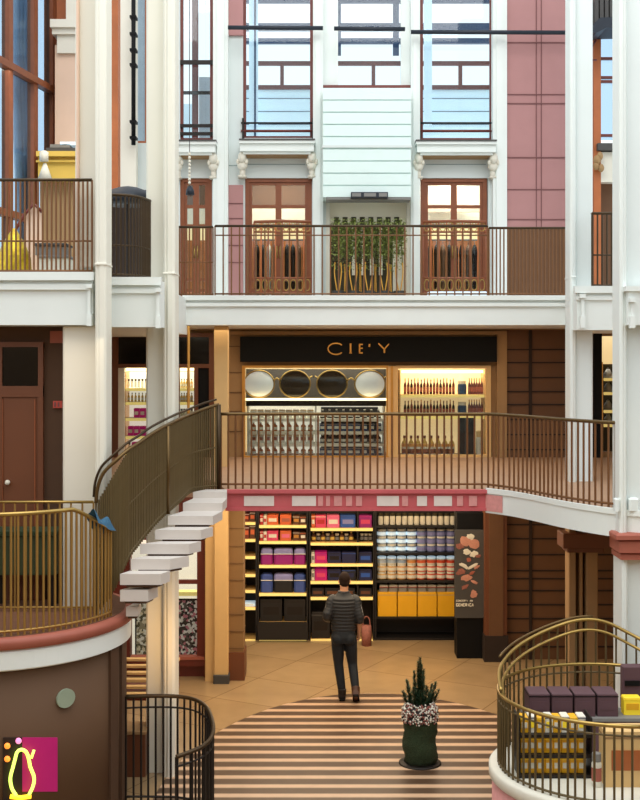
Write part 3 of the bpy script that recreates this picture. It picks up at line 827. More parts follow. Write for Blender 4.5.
seq([b1,b1,b2], 16, 403.5, 455, 394.5, 20.3, '{o} dark red bottle from the left on the top shelf, right window', 'bottle', g)
seq([b2,b2,b1], 16, 403.5, 455, 416, 20.3, '{o} dark bottle from the left on the second shelf, right window', 'bottle', g)
seq([b1,b1], 6, 468, 483, 394.5, 20.3, '{o} red bottle right of the blue jug on the top shelf', 'bottle', g)
seq([b1,b1], 6, 468, 483, 416, 20.3, '{o} red bottle right of the blue jug on the second shelf', 'bottle', g)
seq([b3], 8, 401, 455, 456, 20.35, '{o} tall amber bottle from the left on the bottom shelf, right window', 'bottle', g)
j3 = jar('preserve_jar', .11, .2, ['pale','gold','wood'])
seq([j3], 8, 402, 454, 456, 20.22, '{o} white labelled jar from the left before the tall amber bottles', 'jar', g)
for i, y in enumerate((394.5,416)):
    c = jar('blue_jug', .15, .23, ['navy_bar','pale','navy_bar']); c.location = (X(462,20.3),20.3,sz(y,20.3,462)+.001)
    tag(c, 'blue and white jug on the %s shelf of the right shop window' % ('top','second')[i], 'jug', g)
r = thing('upright_display', P(466,456,20.05), 'black upright panel at the right window below the shelves', 'display panel')
MB().pb(458,418,474,456,20.0,.06).build('panel','black',r); MB().pb(465,418,466,456,19.985,.02).build('seam','grey_dark',r)
v1 = jar('candle_pillar', .12, .42, ['pale','post_cream','pale'])
for i, x in enumerate((488.5,495)):
    pass
v1.location = (X(479.5,20.05),20.05,Z(456,20.05)); tag(v1, 'tall cream lantern jar standing right of the black panel', 'jar')

# ---- left first floor shop seen between the pillars
r = thing('window_11', (0,0,0), 'lit shop window with dark transom between the two left pillars', 'window', None, 'structure')
mb = MB(); mb.pb(112,330,118,470,19.7,.15); mb.pb(112,333,214,337,19.7,.15); mb.pb(112,364,214,368,19.7,.15); mb.pb(194,366,198,470,19.7,.15); mb.pb(209,334,214,470,19.7,.15); mb.pb(176,366,179,470,19.7,.15); mb.build('frame','door_brown',r)
mb = MB(); mb.pb(118,337,146,364,19.75,.02); mb.pb(176,337,209,364,19.75,.02); mb.build('transom_pane','glass_dark',r)
MB().pb(198,368,209,470,19.75,.03).build('dark_panel','black',r)
MB().pb(116,368,196,470,19.84,.01).build('pane','glass',r)
MB().pb(118,366,124,470,19.72,.1).build('side_strip','pale',r)
r = thing('wall_left_shop', (0,0,0), 'bright back wall of the left first floor shop', 'wall', None, 'structure')
MB().box(X(108,20.8),X(208,20.8),20.8,20.85,L1,5.3).build('lining','warm_back',r)
shelving('display_shelving', 'bright shelving with magenta boxes in the left first floor shop', 124, 196, 372, 470, 20.2, .45, (388,402,418,436,452,466), board='pale', edge='shelf_edge', frame='gold', uprights=(160,), back='cool_back')
ls = tag(MB().pb(126,368,194,370.5,20.1,.05).build('shelf_light','warm_lamp'), 'light strip over the magenta boxes in the left shop', 'light'); pivot(ls, P(160,371,20.2))
g = 'goods in the left first floor shop'
mg = carton('magenta_box', .088, .14, .16, ['magenta','pale','magenta']); yb_ = bottle('yellow_bottle', .04, .15, ['yellow_paint','olive_dark','pale']); wj = jar('white_jar', .04, .15, ['pale','grey_dark','pale'])
seq([wj], 9, 127, 158, 388, 20.35, '{o} white jar from the left on the top shelf, left shop', 'jar', g)
seq([yb_], 9, 127, 158, 402, 20.35, '{o} small yellow bottle from the left on the second shelf, left shop', 'bottle', g)
seq([mg], 4, 134, 158, 418, 20.35, '{o} magenta box from the left on the third shelf, left shop', 'box', g)
seq([mg], 5, 128, 158, 436, 20.35, '{o} magenta box from the left on the fourth shelf, left shop', 'box', g)
seq([wj,mg], 6, 127, 158, 452, 20.35, '{o} pack from the left on the fifth shelf, left shop', 'box', g)
seq([yb_], 6, 178, 193, 402, 20.35, '{o} yellow bottle right of the second pillar on the second shelf', 'bottle', g)
seq([yb_], 6, 178, 193, 388, 20.35, '{o} yellow bottle right of the second pillar on the top shelf', 'bottle', g)
seq([wj], 6, 178, 193, 418, 20.35, '{o} white jar right of the second pillar on the third shelf', 'jar', g)
p = tag(MB().tube([P(188.5,326,17.2),P(188.5,404,17.2),P(188.5,470,17.2)], .02, 8).build('gold_pole','gold'), 'slim gold pole hanging below the gallery beside the second pillar', 'pole'); pivot(p, P(188.5,470,17.2))

# ---- right first floor shop sliver
r = thing('wall_right_shop', (0,0,0), 'pale bright wall of the small right first floor shop', 'wall', None, 'structure')
MB().pb(598,330,625,364,20.5,.05).build('lining','warm_back',r); MB().pb(598,364,625,470,20.55,.05).build('dark_lining','olive_dark',r)
MB().pb(594,330,602,480,19.66,.12).build('black_jamb','black',r)
MB().pb(600,362,603,470,19.7,.1).build('gold_jamb','gold',r)
shelving('display_shelving', 'small shelving with folded pale goods in the right sliver window', 602, 622, 366, 456, 20.0, .35, (378,392,410,424,456), board='pale', edge='shelf_edge', frame='iron')
def fold(w, d, h):
    mb = MB(); mb.loft([(0,0,0,w/2,d/2),(0,0,h*.5,w*.42,d*.45),(0,0,h,w*.15,d*.2)], 12); mb.mat(1); mb.loft([(0,0,h,w*.08,d*.1),(0,0,h*1.15,w*.08,d*.1)], 8); return mb.build('folded_cloth', ['pale','grey'], None, True)
fc = fold(.16,.2,.15)
for i, y in enumerate((378,392,410,424)):
    place(fc, (X(608,20.2),20.2,sz(y,20.2,608)+.001), '%s pale cloth bundle from the top in the right sliver window' % ORD[i+1], 'cloth', 'cloth bundles in the right sliver window', i==0)
# ================================================================== LANDING DRUM + SPIRAL STAIR (left)
DX, DY, DR, DZ = X(-5,13.1), 13.1, 1.47, 2.13
r = thing('wall_drum', (0,0,0), 'brown round drum under the stair landing with white and terracotta rim', 'wall', None, 'structure')
MB().lathe([(DR-.06,0),(DR-.06,DZ-.32)], (DX,DY,0), 72).build('drum_wall','drum',r,True)
MB().lathe([(DR-.04,DZ-.33),(DR-.04,DZ-.31),(DR,DZ-.31),(DR,DZ-.14),(DR-.02,DZ-.12)], (DX,DY,0), 72).build('white_band','white',r)
MB().lathe([(DR-.02,DZ-.12),(DR+.02,DZ-.11),(DR+.03,DZ-.05),(DR+.02,DZ-.01),(DR-.05,DZ)], (DX,DY,0), 72).build('rim','terracotta',r,True)
MB().lathe([(.05,DZ-.02),(DR-.06,DZ-.02),(DR-.06,DZ+.006),(.05,DZ+.006)], (DX,DY,0), 48).build('landing_floor','landing_floor',r)
def drum_pt(a, R, z): return (DX+R*math.sin(a), DY-R*math.cos(a), z)
def arcpanel(a0, a1, R, z0, z1, t=.02, n=12):
    mb = MB(); poly = [drum_pt(a0+(a1-a0)*i/n, R+t, 0)[:2] for i in range(n+1)] + [drum_pt(a1-(a1-a0)*i/n, R, 0)[:2] for i in range(n+1)]
    return mb.prism(poly, z0, z1)
RW = DR-.06
mb = arcpanel(1.22,1.34,RW-.005,0,DZ-.33,.035); m2 = arcpanel(1.42,1.56,RW-.005,0,DZ-.33,.035); mb.add(m2.v,m2.f); mb.build('pilaster_strip','drum_dark',r)
def drum_hit(px, R):
    k = (px-320)/F
    # (kY-DX)^2+(Y-DY)^2=R^2
    A = k*k+1; B = -2*(k*DX+DY); Cc = DX*DX+DY*DY-R*R
    Y = (-B-math.sqrt(B*B-4*A*Cc))/(2*A); return math.atan2(k*Y-DX, DY-Y), Y
a, Yh = drum_hit(65, RW); zz = Z(698,Yh); c = Vector(drum_pt(a,RW+.012,zz)); nrm = Vector((math.sin(a),-math.cos(a),0)); tg = Vector((math.cos(a),math.sin(a),0))
mb = MB(); n = 32; R_ = .095
vs = [c+nrm*d+tg*R_*1.1*math.cos(2*PI*k/n)+Vector((0,0,R_*math.sin(2*PI*k/n))) for d in (-.012,.012) for k in range(n)]
mb.add(vs, [tuple(range(n,2*n)), tuple(reversed(range(n)))]+[(k,(k+1)%n,n+(k+1)%n,n+k) for k in range(n)])
o = mb.build('wall_disc','disc'); pivot(o, c); tag(o, 'round pale green disc fixed to the brown drum', 'sign')
# magenta poster with neon pear outline
a0, Y0 = drum_hit(3, RW); a1, Y1 = drum_hit(57, RW); am, Ym = drum_hit(24, RW)
r = thing('neon_sign', drum_pt((a0+a1)/2,RW,Z(793,(Y0+Y1)/2)), 'magenta panel with a glowing yellow green neon pear outline on the drum', 'sign')
def drum_sheet(p0, p1, y0, y1, off=.012, n=10):
    mb = MB(); vs = []; fs = []
    for i in range(n+1):
        px = p0+(p1-p0)*i/n; a_, Y_ = drum_hit(px, RW); Y_ -= .02
        for R_i in (RW+off, RW-.002):
            q = drum_pt(a_, R_i, 0); vs += [(q[0],q[1],Z(y1,Y_)),(q[0],q[1],Z(y0,Y_))]
    for i in range(n):
        k = i*4; fs += [(k,k+4,k+5,k+1),(k+2,k+3,k+7,k+6),(k+1,k+5,k+7,k+3),(k,k+2,k+6,k+4)]
    fs += [(0,1,3,2),(n*4,n*4+2,n*4+3,n*4+1)]
    return mb.add(vs, fs)
drum_sheet(22,57,738,792).build('panel','magenta',r)
drum_sheet(3,22,738,815,.014).build('dark_panel','poster_dark',r)
def dpt(px,py,off=.07):
    a_, Y_ = drum_hit(px, RW); return drum_pt(a_, RW+off, Z(py,Y_))
pear = [(15,793),(11,786),(9.5,776),(12,765),(14,757),(16,750),(20,747.5),(24.5,750),(27,757),(28.5,765),(32,775),(31,784),(27,793)]
MB().tube(catmull([dpt(*p) for p in pear],4), .017, 8).build('neon_outline','neon',r,True)
MB().tube([dpt(29.5,756),dpt(32,748)], .014, 8).build('neon_stem','neon',r,True)
MB().tube([dpt(9.5,794),dpt(19,795.5),dpt(29,794)], .024, 8).build('neon_base','neon_yellow',r,True)
for (x,y,m_) in ((7,745,'glow_orange'),(7,758,'glow_orange'),(18,740,'glow_pink')):
    b = MB(); b.ell(dpt(x,y,.03), (.03,.02,.03)); b.build('bulb',m_,r,True)

# door wall beside the landing
r = thing('wall_landing', (0,0,0), 'dark brown wall with a door behind the landing', 'wall', None, 'structure')
mb = MB(); mb.box(X(-60,13.6),X(64,13.6),13.6,13.8,0,za-.002); mb.build('wall_panel','drum_dark',r)
MB().pb(50,331,63,343,13.56,.05).build('red_brown_patch','terracotta',r)
r = thing('door_4', (0,0,0), 'brown panelled door with transom behind the stair landing', 'door', None, 'structure')
Yd = 13.54
mb = MB(); mb.pb(-40,344,2,626,Yd,.06); mb.pb(38,344,43,626,Yd,.06); mb.pb(-40,342,43,347,Yd,.06); mb.pb(-40,386,43,397,Yd,.06); mb.build('frame','door_brown',r)
leaf = MB().pb(-40,397,39,626,Yd+.02,.04).build('door_leaf','door_brown',r)
mb = MB(); mb.pb(1,399,3,600,Yd+.005,.03); mb.pb(34,399,35.5,600,Yd+.005,.03); mb.build('moulding','wood',leaf)
MB().pb(2,347,38,386,Yd+.02,.02).build('transom_pane','glass_dark',r)
k = MB(); k.ell(P(7.5,482.5,Yd-.03),(.03,.035,.03)); k.tube([P(7.5,482.5,Yd-.02),P(7.5,482.5,Yd+.02)],.012); k.build('knob','pale',leaf,True)
o = MB(); o.pb(53,401,62,408,13.55,.03); o.mat(1); 
for x in (55,58.5): o.pb(x-.8,402.2,x+.8,406.8,13.545,.01)
o = o.build('alarm_plate',['red_sign','pink_line']); pivot(o,P(57,408,13.56)); tag(o,'small red plate on the dark wall beside the brown door','sign')
# things on the landing
r = thing('green_chest', (X(18,13.2),13.2,DZ), 'dark green chest on legs standing before the brown door', 'chest')
mb = MB(); mb.bbox(X(-8,13.2),X(58,13.2),13.1,13.45,Z(575,13.1),Z(536,13.1)); mb.build('body','green_box',r); mb = MB(); mb.bbox(X(-9,13.2),X(59,13.2),13.08,13.47,Z(536,13.1),Z(531,13.1)); mb.build('lid','moss',r)
for x in (-5,52):
    MB().box(X(x,13.2),X(x+4,13.2),13.14,13.2,DZ,Z(575,13.1)).build('leg','iron',r); MB().box(X(x,13.2),X(x+4,13.2),13.36,13.42,DZ,Z(575,13.1)).build('leg','iron',r)

# landing railing: around the drum front, handrail dipping at the right end
def ring_pt(a, z, R=DR-.09): return (DX+R*math.sin(a), DY-R*math.cos(a), z)
angs = [-.5+i*(1.30+.5)/40 for i in range(41)]
base = [ring_pt(a, DZ) for a in angs]
top = []
for a in angs:
    dip = max(0, (a-.86)/.46); top.append(ring_pt(a, Z(515,11.75)-.30*dip-.02*0))
railing('gold brown railing around the round stair landing at the left', base, top, 40, .013, .022, 'brass_dull', matt='brass', name='landing_railing')
# rear rail of landing
base = [(X(-30,12.95),12.95,DZ),(X(93.5,12.95),12.95,DZ)]; top = [(p[0],p[1],Z(502,12.95)) for p in base]
railing('straight brass rail at the back of the stair landing', base, top, 12, .011, .016, 'brass_dull', matt='brass', name='landing_railing')
# blue cloth over the rail
mb = MB(); vs=[]; fs=[]; n=12; m_=8
for i in range(n+1):
    for j in range(m_+1):
        u = i/n; v = 2*j/m_-1; a = 1.04+.24*u
        zr_ = Z(515,11.75)-.30*max(0,(a-.86)/.46)
        vs.append(ring_pt(a, zr_+.06-.10*v*v+.035*math.sin(8*u+2)*(1-abs(v)*.5)+.02*math.sin(5*v+9*u), DR-.09+.085*v+.01*math.sin(9*u)))
for i in range(n):
    for j in range(m_): a_=i*(m_+1)+j; fs.append((a_,a_+1,a_+m_+2,a_+m_+1))
mb.add(vs,fs); o = mb.build('folded_cloth','bluecloth',None,True); pivot(o,ring_pt(1.2,Z(515,11.75)-.2)); tag(o,'crumpled blue cloth lying on the landing handrail','cloth')

# steps
tre = [(190,227,492),(180,222.5,503),(165,213,516),(152,201,530),(137,189,544),(122,170,559),(117,161,574),(117,148,590),(117,131,607)]
TZ = []; stair = thing('spiral_stair', (X(170,13.4),13.4,DZ), 'curved flight of pale open steps rising from the landing to the first floor', 'stairs')
TY = [14.4,13.9,13.45,13.2,13.0,12.8,12.6,12.62,12.75]
for i, (l, rr, y) in enumerate(tre):
    Y = TY[i]; z = Z(y, Y); TZ.append((Y, z))
    t = (.115,.105,.1,.105,.11,.115,.115,.12,.10)[i]
    if i == 0: bl, br = (X(206,14.69),14.69), (X(227,14.69),14.69)
    else:
        yb = max(TY[i-1], Y+.12) if i < 7 else Y+.25
        bl, br = (X(tre[i-1][0]+(4 if i < 4 else 8),TY[i-1]), yb), (X(tre[i-1][1],TY[i-1]), yb)
        if i >= 7: bl, br = (X(136,Y+.25),Y+.25), (X(rr+10,Y+.25),Y+.25)
    mb = MB(); fl, fr = (X((l+9 if i == 5 else l+3) if i < 8 else 126,Y),Y), (X(rr if i < 8 else 138,Y),Y)
    mb.prism([fl, fr, br, bl], z-t, z)
    ins = lambda p, q, f: (p[0]+(q[0]-p[0])*f, p[1]+(q[1]-p[1])*f)
    c_ = ((fl[0]+br[0])/2, (fl[1]+br[1])/2)
    mb.mat(1); mb.prism([ins(p,c_,.25) for p in (fl,fr,br,bl)], z-t-.03, z-t)
    mb.build('step', ['tread','drum_dark'], stair)
# stringer beam under the treads
pts = [(X(rr-16,Y+.15), Y+.12, z-.22) for (l,rr,y),(Y,z) in zip(tre[:7],TZ[:7])]
MB().tube(pts, .045, 8).build('stringer','panel_brown',stair,True)
# stair railing
rp = [(97.5,12.79,503,614),(99,12.79,488,613),(105,12.78,473,606),(117,12.77,461,588),(130,12.85,449.5,560),(141,13.02,442.5,545),(152,13.22,434.5,531),(165,13.47,427,517),(180,13.92,419.5,504),(192,14.42,414.5,493),(207,14.7,408.5,490.5),(220,14.84,404.5,489.5)]
base = catmull([P(a-1.5,d,b) for a,b,c_,d in rp],4); top = catmull([P(a-1.5,c_,b) for a,b,c_,d in rp],4)
rs = railing('dense bronze railing curving up along the spiral stair', base, top, 84, .0115, .02, 'bronze_olive', matt='bronze', mid=(.5,), name='stair_railing', bottomrail=True)
MB().tube([Vector(p)+Vector((-.03,.03,.06)) for p in top], .014, 8).build('upper_rail','bronze_dark',rs,True)
MB().tube([Vector(top[-1]), Vector(base[-1])], .03, 8).build('end_post','bronze_dark',rs,True)
MB().tube([Vector(P(168,426,13.55)), Vector(P(168,514,13.55))], .022, 8).build('end_post','bronze',rs,True)

# ================================================================== FIRST FLOOR RAILING
Yr = 14.9
e2 = [(X(221,Yr),Yr),(X(486,Yr),Yr)] + [(a, b+.09) for a,b in edge_w[3:26]]
base = [Vector((a,b,L1)) for a,b in e2]
base = resample(base, 60); top = [Vector((p.x,p.y,L1+.93)) for p in base]
railing('long bronze railing along the first floor gallery edge, curving at right', base, top, 66, .0125, .02, 'rail_brown', matt='bronze', name='gallery_railing', bottom=.06)
# small rail behind it before the shop
# ================================================================== SECOND FLOOR RAILINGS
def rail2(label, a, b, Y, ytop, n, z=L2, mid=(.12,), m='rail_brown', Yb=None):
    Yb = Yb or Y
    base = [(X(a,Y),Y,z),(X((a+b)/2,(Y+Yb)/2),(Y+Yb)/2,z),(X(b,Yb),Yb,z)]
    h = Z(ytop,Y)-z
    top = [(p[0],p[1],z+h) for p in base]
    return railing(label, base, top, n, .011, .018, m, matt='bronze_dark', name='gallery_railing', mid=mid, bottom=.05)
rail2('plain straight railing of the second floor gallery before the brown doors', 215, 487.5, 17.6, 226, 34, mid=(.87,))
rail2('close set brown railing panel before the pink wall', 489, 575, 17.6, 228, 24, mid=())
rail2('dark railing panel left of the left brown doors, beside the pillar', 176, 213, 17.72, 227, 12, mid=(.5,))
rail2('brown railing of the left gallery balcony with the gold foil figure', -20, 92, 13.05, 180, 26, mid=(.36,))
base = [P(112,274,13.6)[:2],P(125,274,13.62)[:2],P(140,274,13.8)[:2],P(150,274,14.1)[:2]]; base = catmull([(a,b,L2) for a,b in base],4)
railing('curved dark railing of the small balcony between the left pillars', base, [Vector((p.x,p.y,L2+.95)) for p in base], 15, .011, .018, 'bronze_dark', name='gallery_railing', mid=(.4,))
base = [(X(592,15.6),15.6,L2),(X(592,15.55),15.55,L2),(X(640,15.55),15.55,L2)]
railing('short dark railing between the two right pillars', base, [Vector((p[0],p[1],L2+.98)) for p in base], 12, .012, .018, 'bronze_dark', name='gallery_railing', mid=(.45,))

# ornamental guards before the two brown doors
def guard(a, b, label):
    r = thing('window_guard', P((a+b)/2,296,19.3), label, 'guard rail', 'ornate guards before the brown gallery doors')
    Y = 19.3
    MB().tube([P(a,222,Y),P((a+b)/2,221,Y),P(b,222,Y)], .025, 8).build('top_rail','wood',r,True)
    for y in (232,278,293): MB().tube([P(a,y,Y),P(b,y,Y)], .016, 6).build('cross_rail','wood',r,True)
    n = 9
    for i in range(n):
        x = a+(b-a)*i/(n-1); MB().tube([P(x,222,Y),P(x,297.5,Y)], .014, 6).build('upright','wood_orange' if i%2 else 'wood',r,True)
    for i in range(n-1):
        x = a+(b-a)*(i+.5)/(n-1); c = Vector(P(x,227,Y))
        MB().tube([c+Vector((.045*math.cos(t),0,.07*math.sin(t))) for t in [2*PI*k/14 for k in range(14)]], .009, 6, True).build('scroll','brass',r,True)
        c = Vector(P(x,285,Y)); MB().tube([c+Vector((.045*math.cos(t),0,.09*math.sin(t))) for t in [2*PI*k/14 for k in range(14)]], .009, 6, True).build('scroll','brass',r,True)
    return r
guard(254,311,'ornate brown guard rail before the left brown doors')
guard(423,486,'ornate brown guard rail before the right brown doors')
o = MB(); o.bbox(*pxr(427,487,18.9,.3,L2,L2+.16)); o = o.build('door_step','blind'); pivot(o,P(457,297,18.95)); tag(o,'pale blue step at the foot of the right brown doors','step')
# garments behind doors
def garment(m_):
    mb = MB(); mb.loft([(0,0,-1.0,.042,.12),(0,0,-.6,.038,.11),(0,0,-.14,.044,.15),(0,0,-.06,.035,.08),(0,0,-.02,.015,.02)], 12)
    root = mb.build('hanging_garment', m_, None, True)
    MB().tube([(0,0,-.02),(0,0,.02),(0,.015,.035),(0,.03,.02)], .006, 6).build('hanger','grey',root,True)
    return root
gk = garment('black'); gw = garment('pale'); gb = garment('panel_brown')
for di, (a, b, nm) in enumerate(((254,308,'left'),(427,484,'right'))):
    rr = thing('clothes_rail', P((a+b)/2,250,20.5), 'clothes rail behind the %s brown doors' % nm, 'clothes rail')
    MB().tube([P(a-4,240,20.5),P(b+4,240,20.5)], .015, 8).build('rail','grey',rr,True)
    for x in (a-3,b+3): MB().tube([P(x,240,20.5),(X(x,20.5),20.5,L2)], .015, 8).build('post','grey',rr,True)
    for i in range(9):
        o = (gk, gk, gw, gk, gb, gk, gk, gb, gk)[i] if di == 0 else (gk,gk,gb,gk,gk,gk,gb,gk,gk)[i]
        nmz = {id(gk):'black', id(gw):'pale', id(gb):'brown'}[id(o)]
        loc = Vector(P(a+(b-a)*(i+.5)/9, 240, 20.5)) + Vector((0,0,-.06)); lab = '%s garment in %s from the left, hanging behind the %s brown doors' % (ORD[i+1], nmz, nm)
        if o.get('category') is None: o.location = loc; tag(o, lab, 'garment', 'garments behind the gallery doors')
        else: dup(o, loc, lab)

# bamboo plants in the niche
def bamboo(seed):
    rd = random.Random(seed); root = bpy.data.objects.new('potted_bamboo', None); C.objects.link(root)
    mb = MB(); mb.lathe([(.06,0),(.085,.02),(.1,.16),(.085,.165),(.075,.13)], n=14); mb.build('pot','pot_dark',root,True)
    tops = []; 
    sm = MB(); st2 = MB()
    for k in range(2):
        dx = rd.uniform(-.04,.04); b0 = Vector((dx*.4,0,.13)); b1 = Vector((dx+.09*(1 if k else -1)*.3,rd.uniform(-.03,.03),.42)); b2 = Vector((dx,0,1.2))
        sm.tube(catmull([b0,b1,b1.lerp(b2,.25)],5), .010, 6); st2.tube([b1.lerp(b2,.25),b2], .007, 6); tops.append(b2)
    sm.build('stem','stem',root,True); st2.build('upper_stem','stem_brown',root,True)
    lm = MB()
    for k in range(700):
        t = tops[k%2]; c = Vector((t.x+max(-.07,min(.07,rd.gauss(0,.05))), max(-.06,min(.06,rd.gauss(0,.04))), rd.uniform(.5,1.25)))
        if rd.random() < .75: c.z = rd.uniform(.72,1.3)
        d = Vector((rd.uniform(-1,1),rd.uniform(-1,1),rd.uniform(-.9,.3))).normalized(); s = Vector((d.y,-d.x,.2)).normalized(); L = rd.uniform(.03,.05)
        lm.add([c, c+d*L*.5+s*.016, c+d*L, c+d*L*.5-s*.016], [(0,1,2,3)])
    lm.build('foliage','bamboo_leaf',root)
    return root
bs = [bamboo(1), bamboo(2)]
for i in range(9):
    s = bs[i%2]; loc = (X(338+i*7.6,19.0), 18.8+(i%2)*.4, L2); lab = '%s bamboo from the left in the row under the slatted box' % ORD[i+1]
    if s.get('category') is None: s.location = loc; tag(s, lab, 'plant', 'bamboo row on the gallery')
    else: dup(s, loc, lab, rz=(i*.5)%.2)

# left balcony things
r = thing('gold_figure', (X(14,13.7),13.7,L2), 'gold foil covered tree shape on the left balcony', 'decoration')
mb = MB(); mb.lathe([(.17,.02),(.2,.1),(.19,.25),(.13,.4),(.07,.5),(.02,.58)], (X(14,13.7),13.7,L2), 18); o = mb.build('foil','goldfoil',r,True)
MB().lathe([(.2,0),(.2,.02)], (X(14,13.7),13.7,L2), 18).build('base','iron',r)
r = thing('arch_screen', (X(34,14.2),14.2,L2), 'pointed cream arch panel with dark edge on the left balcony', 'screen')
pp = [(26,274),(26,216),(34,204),(42,212),(42,274)]
MB().xprism([(X(a,14.2),Z(b,14.2)) for a,b in pp], 14.2, 14.25).build('panel','peach',r)
MB().tube([P(0,252,14.15),P(14,232,14.15),P(25,214,14.15),P(34,204,14.15),P(42,212,14.15)], .02, 8).build('edge','redwood',r,True)
def crate(name, a, b, y0, y1, Y, d, m1, m2, label, cat):
    r = thing(name, P((a+b)/2,y1,Y), label, cat); z0 = Z(y1,Y); z1 = Z(y0,Y)
    MB().bbox(X(a,Y),X(b,Y),Y,Y+d,z0,z1-.03).build('body',m1,r); MB().bbox(X(a-1,Y),X(b+1,Y),Y-.02,Y+d+.02,z1-.03,z1).build('lid',m2,r); return r
L2y = lambda Y: HZ+(EYE-L2)/Y*F
crate('storage_box',38,68,255,L2y(13.55),13.55,.3,'pale','grey','pale box on the left balcony under the grey one','box')
crate('storage_box',35,66,243,255,13.55,.3,'grey','grey_dark','grey box on top of the pale box, left balcony','box')
crate('lantern_box',83,92,265,L2y(13.11),13.11,.09,'white','pale','small white box beside the first pillar on the left balcony','box')
r = thing('shelf_papers', P(58,148,16.2), 'low stack of grey and white boards on the yellow block', 'boards')
for i,(a,b,y,m_) in enumerate(((46,78,149,'grey_dark'),(50,70,145.5,'grey'),(60,80,143,'blind'))):
    mb = MB(); mb.box(X(a,16.2),X(b,16.2),16.2,16.5,Z(y+2,16.2),Z(y-1.3,16.2)); mb.build('board',m_,r)
# white pointed lamp by the yellow block
r = thing('table_lamp', P(44,180,15.9), 'small white pointed lamp at the yellow balcony block', 'lamp')
MB().lathe([(.1,0),(.02,.22)], P(45,180,15.9), 14).build('lamp_shade','pale',r,True); MB().lathe([(.06,.22),(.06,.34),(.03,.36)], P(44,178,15.9), 12).build('head','pale',r,True)
# dark curved parasol top on small balcony
r = thing('round_canopy', P(130,196,14.6), 'dark domed canopy top above the small balcony between the pillars', 'canopy')
MB().lathe([(.36,-.1),(.34,-.02),(.26,.05),(.12,.10),(.01,.12)], (X(128,14.6),14.6,Z(196,14.6)), 28).build('dome','navy_dark',r,True)
MB().lathe([(.02,-1.25),(.02,0)], (X(128,14.6),14.6,Z(196,14.6)), 10).build('pole','iron',r)
MB().lathe([(.3,-1.95+.72),(.3,-1.2)], (X(128,14.6),14.6,Z(196,14.6)), 20).build('base','iron',r)
# hanging pendant chain by the second pillar
r = thing('pendant_lamp', P(190,178,18.6), 'crystal pendant lamp hanging on a chain by the narrow window', 'lamp')
MB().tube([P(189.5,-50,18.6),P(189.5,190,18.6)], .006, 6).build('chain','iron',r)
mb = MB()
for k in range(9): mb.ell(P(189.5,154+k*3.6,18.6),(.022,.022,.026),8,6)
mb.build('crystal','pale',r,True)
MB().lathe([(.07,0),(.06,.08),(.02,.14)], P(190,195,18.6), 12).build('lamp_shade','navy_dark',r,True)
# ================================================================== GROUND FLOOR
struct(MB().box(-9,9,21.4,21.6,0,L1-.23).build('wall_store_back','shelf_black'), 'dark back wall of the ground floor shop', 'wall')
mb = MB(); mb.box(X(485,19.3),X(507,19.3),19.3,19.6,0,3.0); mb.mat(1); mb.box(X(484,19.3),X(508,19.3),19.26,19.62,0,.42); mb.mat(2); mb.box(X(489,19.3),X(503,19.3),19.27,19.32,.42,3.0)
struct(mb.build('pillar_pier', ['door_brown','interior_dark','panel_brown']), 'brown pier right of the black poster stand', 'pillar')
mb = MB(); mb.box(X(507,19.45),9,19.45,19.65,0,3.0); mb.mat(1)
for y in (524,538,554,570,578,590,604,618,632,646): mb.box(X(507,19.45),9,19.43,19.46,Z(y+1.3,19.44),Z(y,19.44))
mb.box(X(529,19.44),X(532,19.44),19.42,19.46,0,3.0)
struct(mb.build('wall_boarded', ['panel_brown','panel_line']), 'dark boarded wall on the ground floor right of the shop', 'wall')
# left ground wall with red window
mb = MB(); mb.box(-8,X(130,18.4),18.4,18.6,0,3.0); mb.box(X(204,18.4),X(214,18.4),18.35,18.6,0,3.0); mb.box(X(130,18.4),X(205,18.4),18.4,18.6,0,Z(660,18.4)); mb.box(X(130,18.4),X(205,18.4),18.4,18.6,Z(540,18.4),3.0)
struct(mb.build('wall_ground_left','redwood'), 'dark red wall under the stair on the ground floor', 'wall')
r = thing('window_12', (0,0,0), 'red framed display window under the stair', 'window', None, 'structure')
mb = MB(); mb.pb(197,540,206,664,18.32,.1); mb.pb(130,660,206,666,18.28,.14); mb.pb(130,580,206,584,18.34,.06); mb.build('frame','redwood',r)
mb = MB(); mb.pb(130,657,204,660,18.25,.16); mb.build('sill','terracotta',r)
MB().pb(130,545,198,660,18.38,.01).build('pane','glass',r)
struct(MB().pb(110,535,215,672,19.3,.05).build('wall_display_back','cool_back'), 'bright back of the display window under the stair', 'wall')
speck1 = speckle('poster_fashion', [(40,38,36),(226,220,206),(196,120,130),(90,84,76),(236,232,222),(60,50,46)], 26, .5, .15)
speck2 = speckle('poster_pale', [(222,206,170),(90,86,60),(236,230,210),(150,140,110)], 26, .5, .2)
speck3 = speckle('poster_food', [(52,46,48),(196,128,110),(40,40,46),(226,190,160),(60,52,54),(48,44,48),(206,110,84)], 14, .5, .12)
M['p1'] = speck1; M['p2'] = speck2; M['p3'] = speck3
def poster(a,b,y0,y1,Y,m_,label,name='framed_poster'):
    r = thing(name, P((a+b)/2,y1,Y), label, 'poster'); MB().pb(a,y0,b,y1,Y,.02).build('print',m_,r)
    mb = MB(); mb.pb(a-1,y0-1,a+.4,y1+1,Y-.015,.04); mb.pb(b-.4,y0-1,b+1,y1+1,Y-.015,.04); mb.pb(a-1,y0-1,b+1,y0+.4,Y-.015,.04); mb.pb(a-1,y1-.4,b+1,y1+1,Y-.015,.04); mb.build('frame','black',r); return r
poster(136,160,598,655,18.9,'p2','pale framed fashion print left of the pillar in the red window')
poster(178,199,600,656,18.85,'p1','framed black and pink print right of the pillar in the red window')
o = MB(); o.pb(178,592,198,596,18.9,.2); o = o.build('display_shelf','shelf_edge'); pivot(o,P(188,596,18.9)); tag(o,'yellow lit ledge above the black and pink print','ledge')
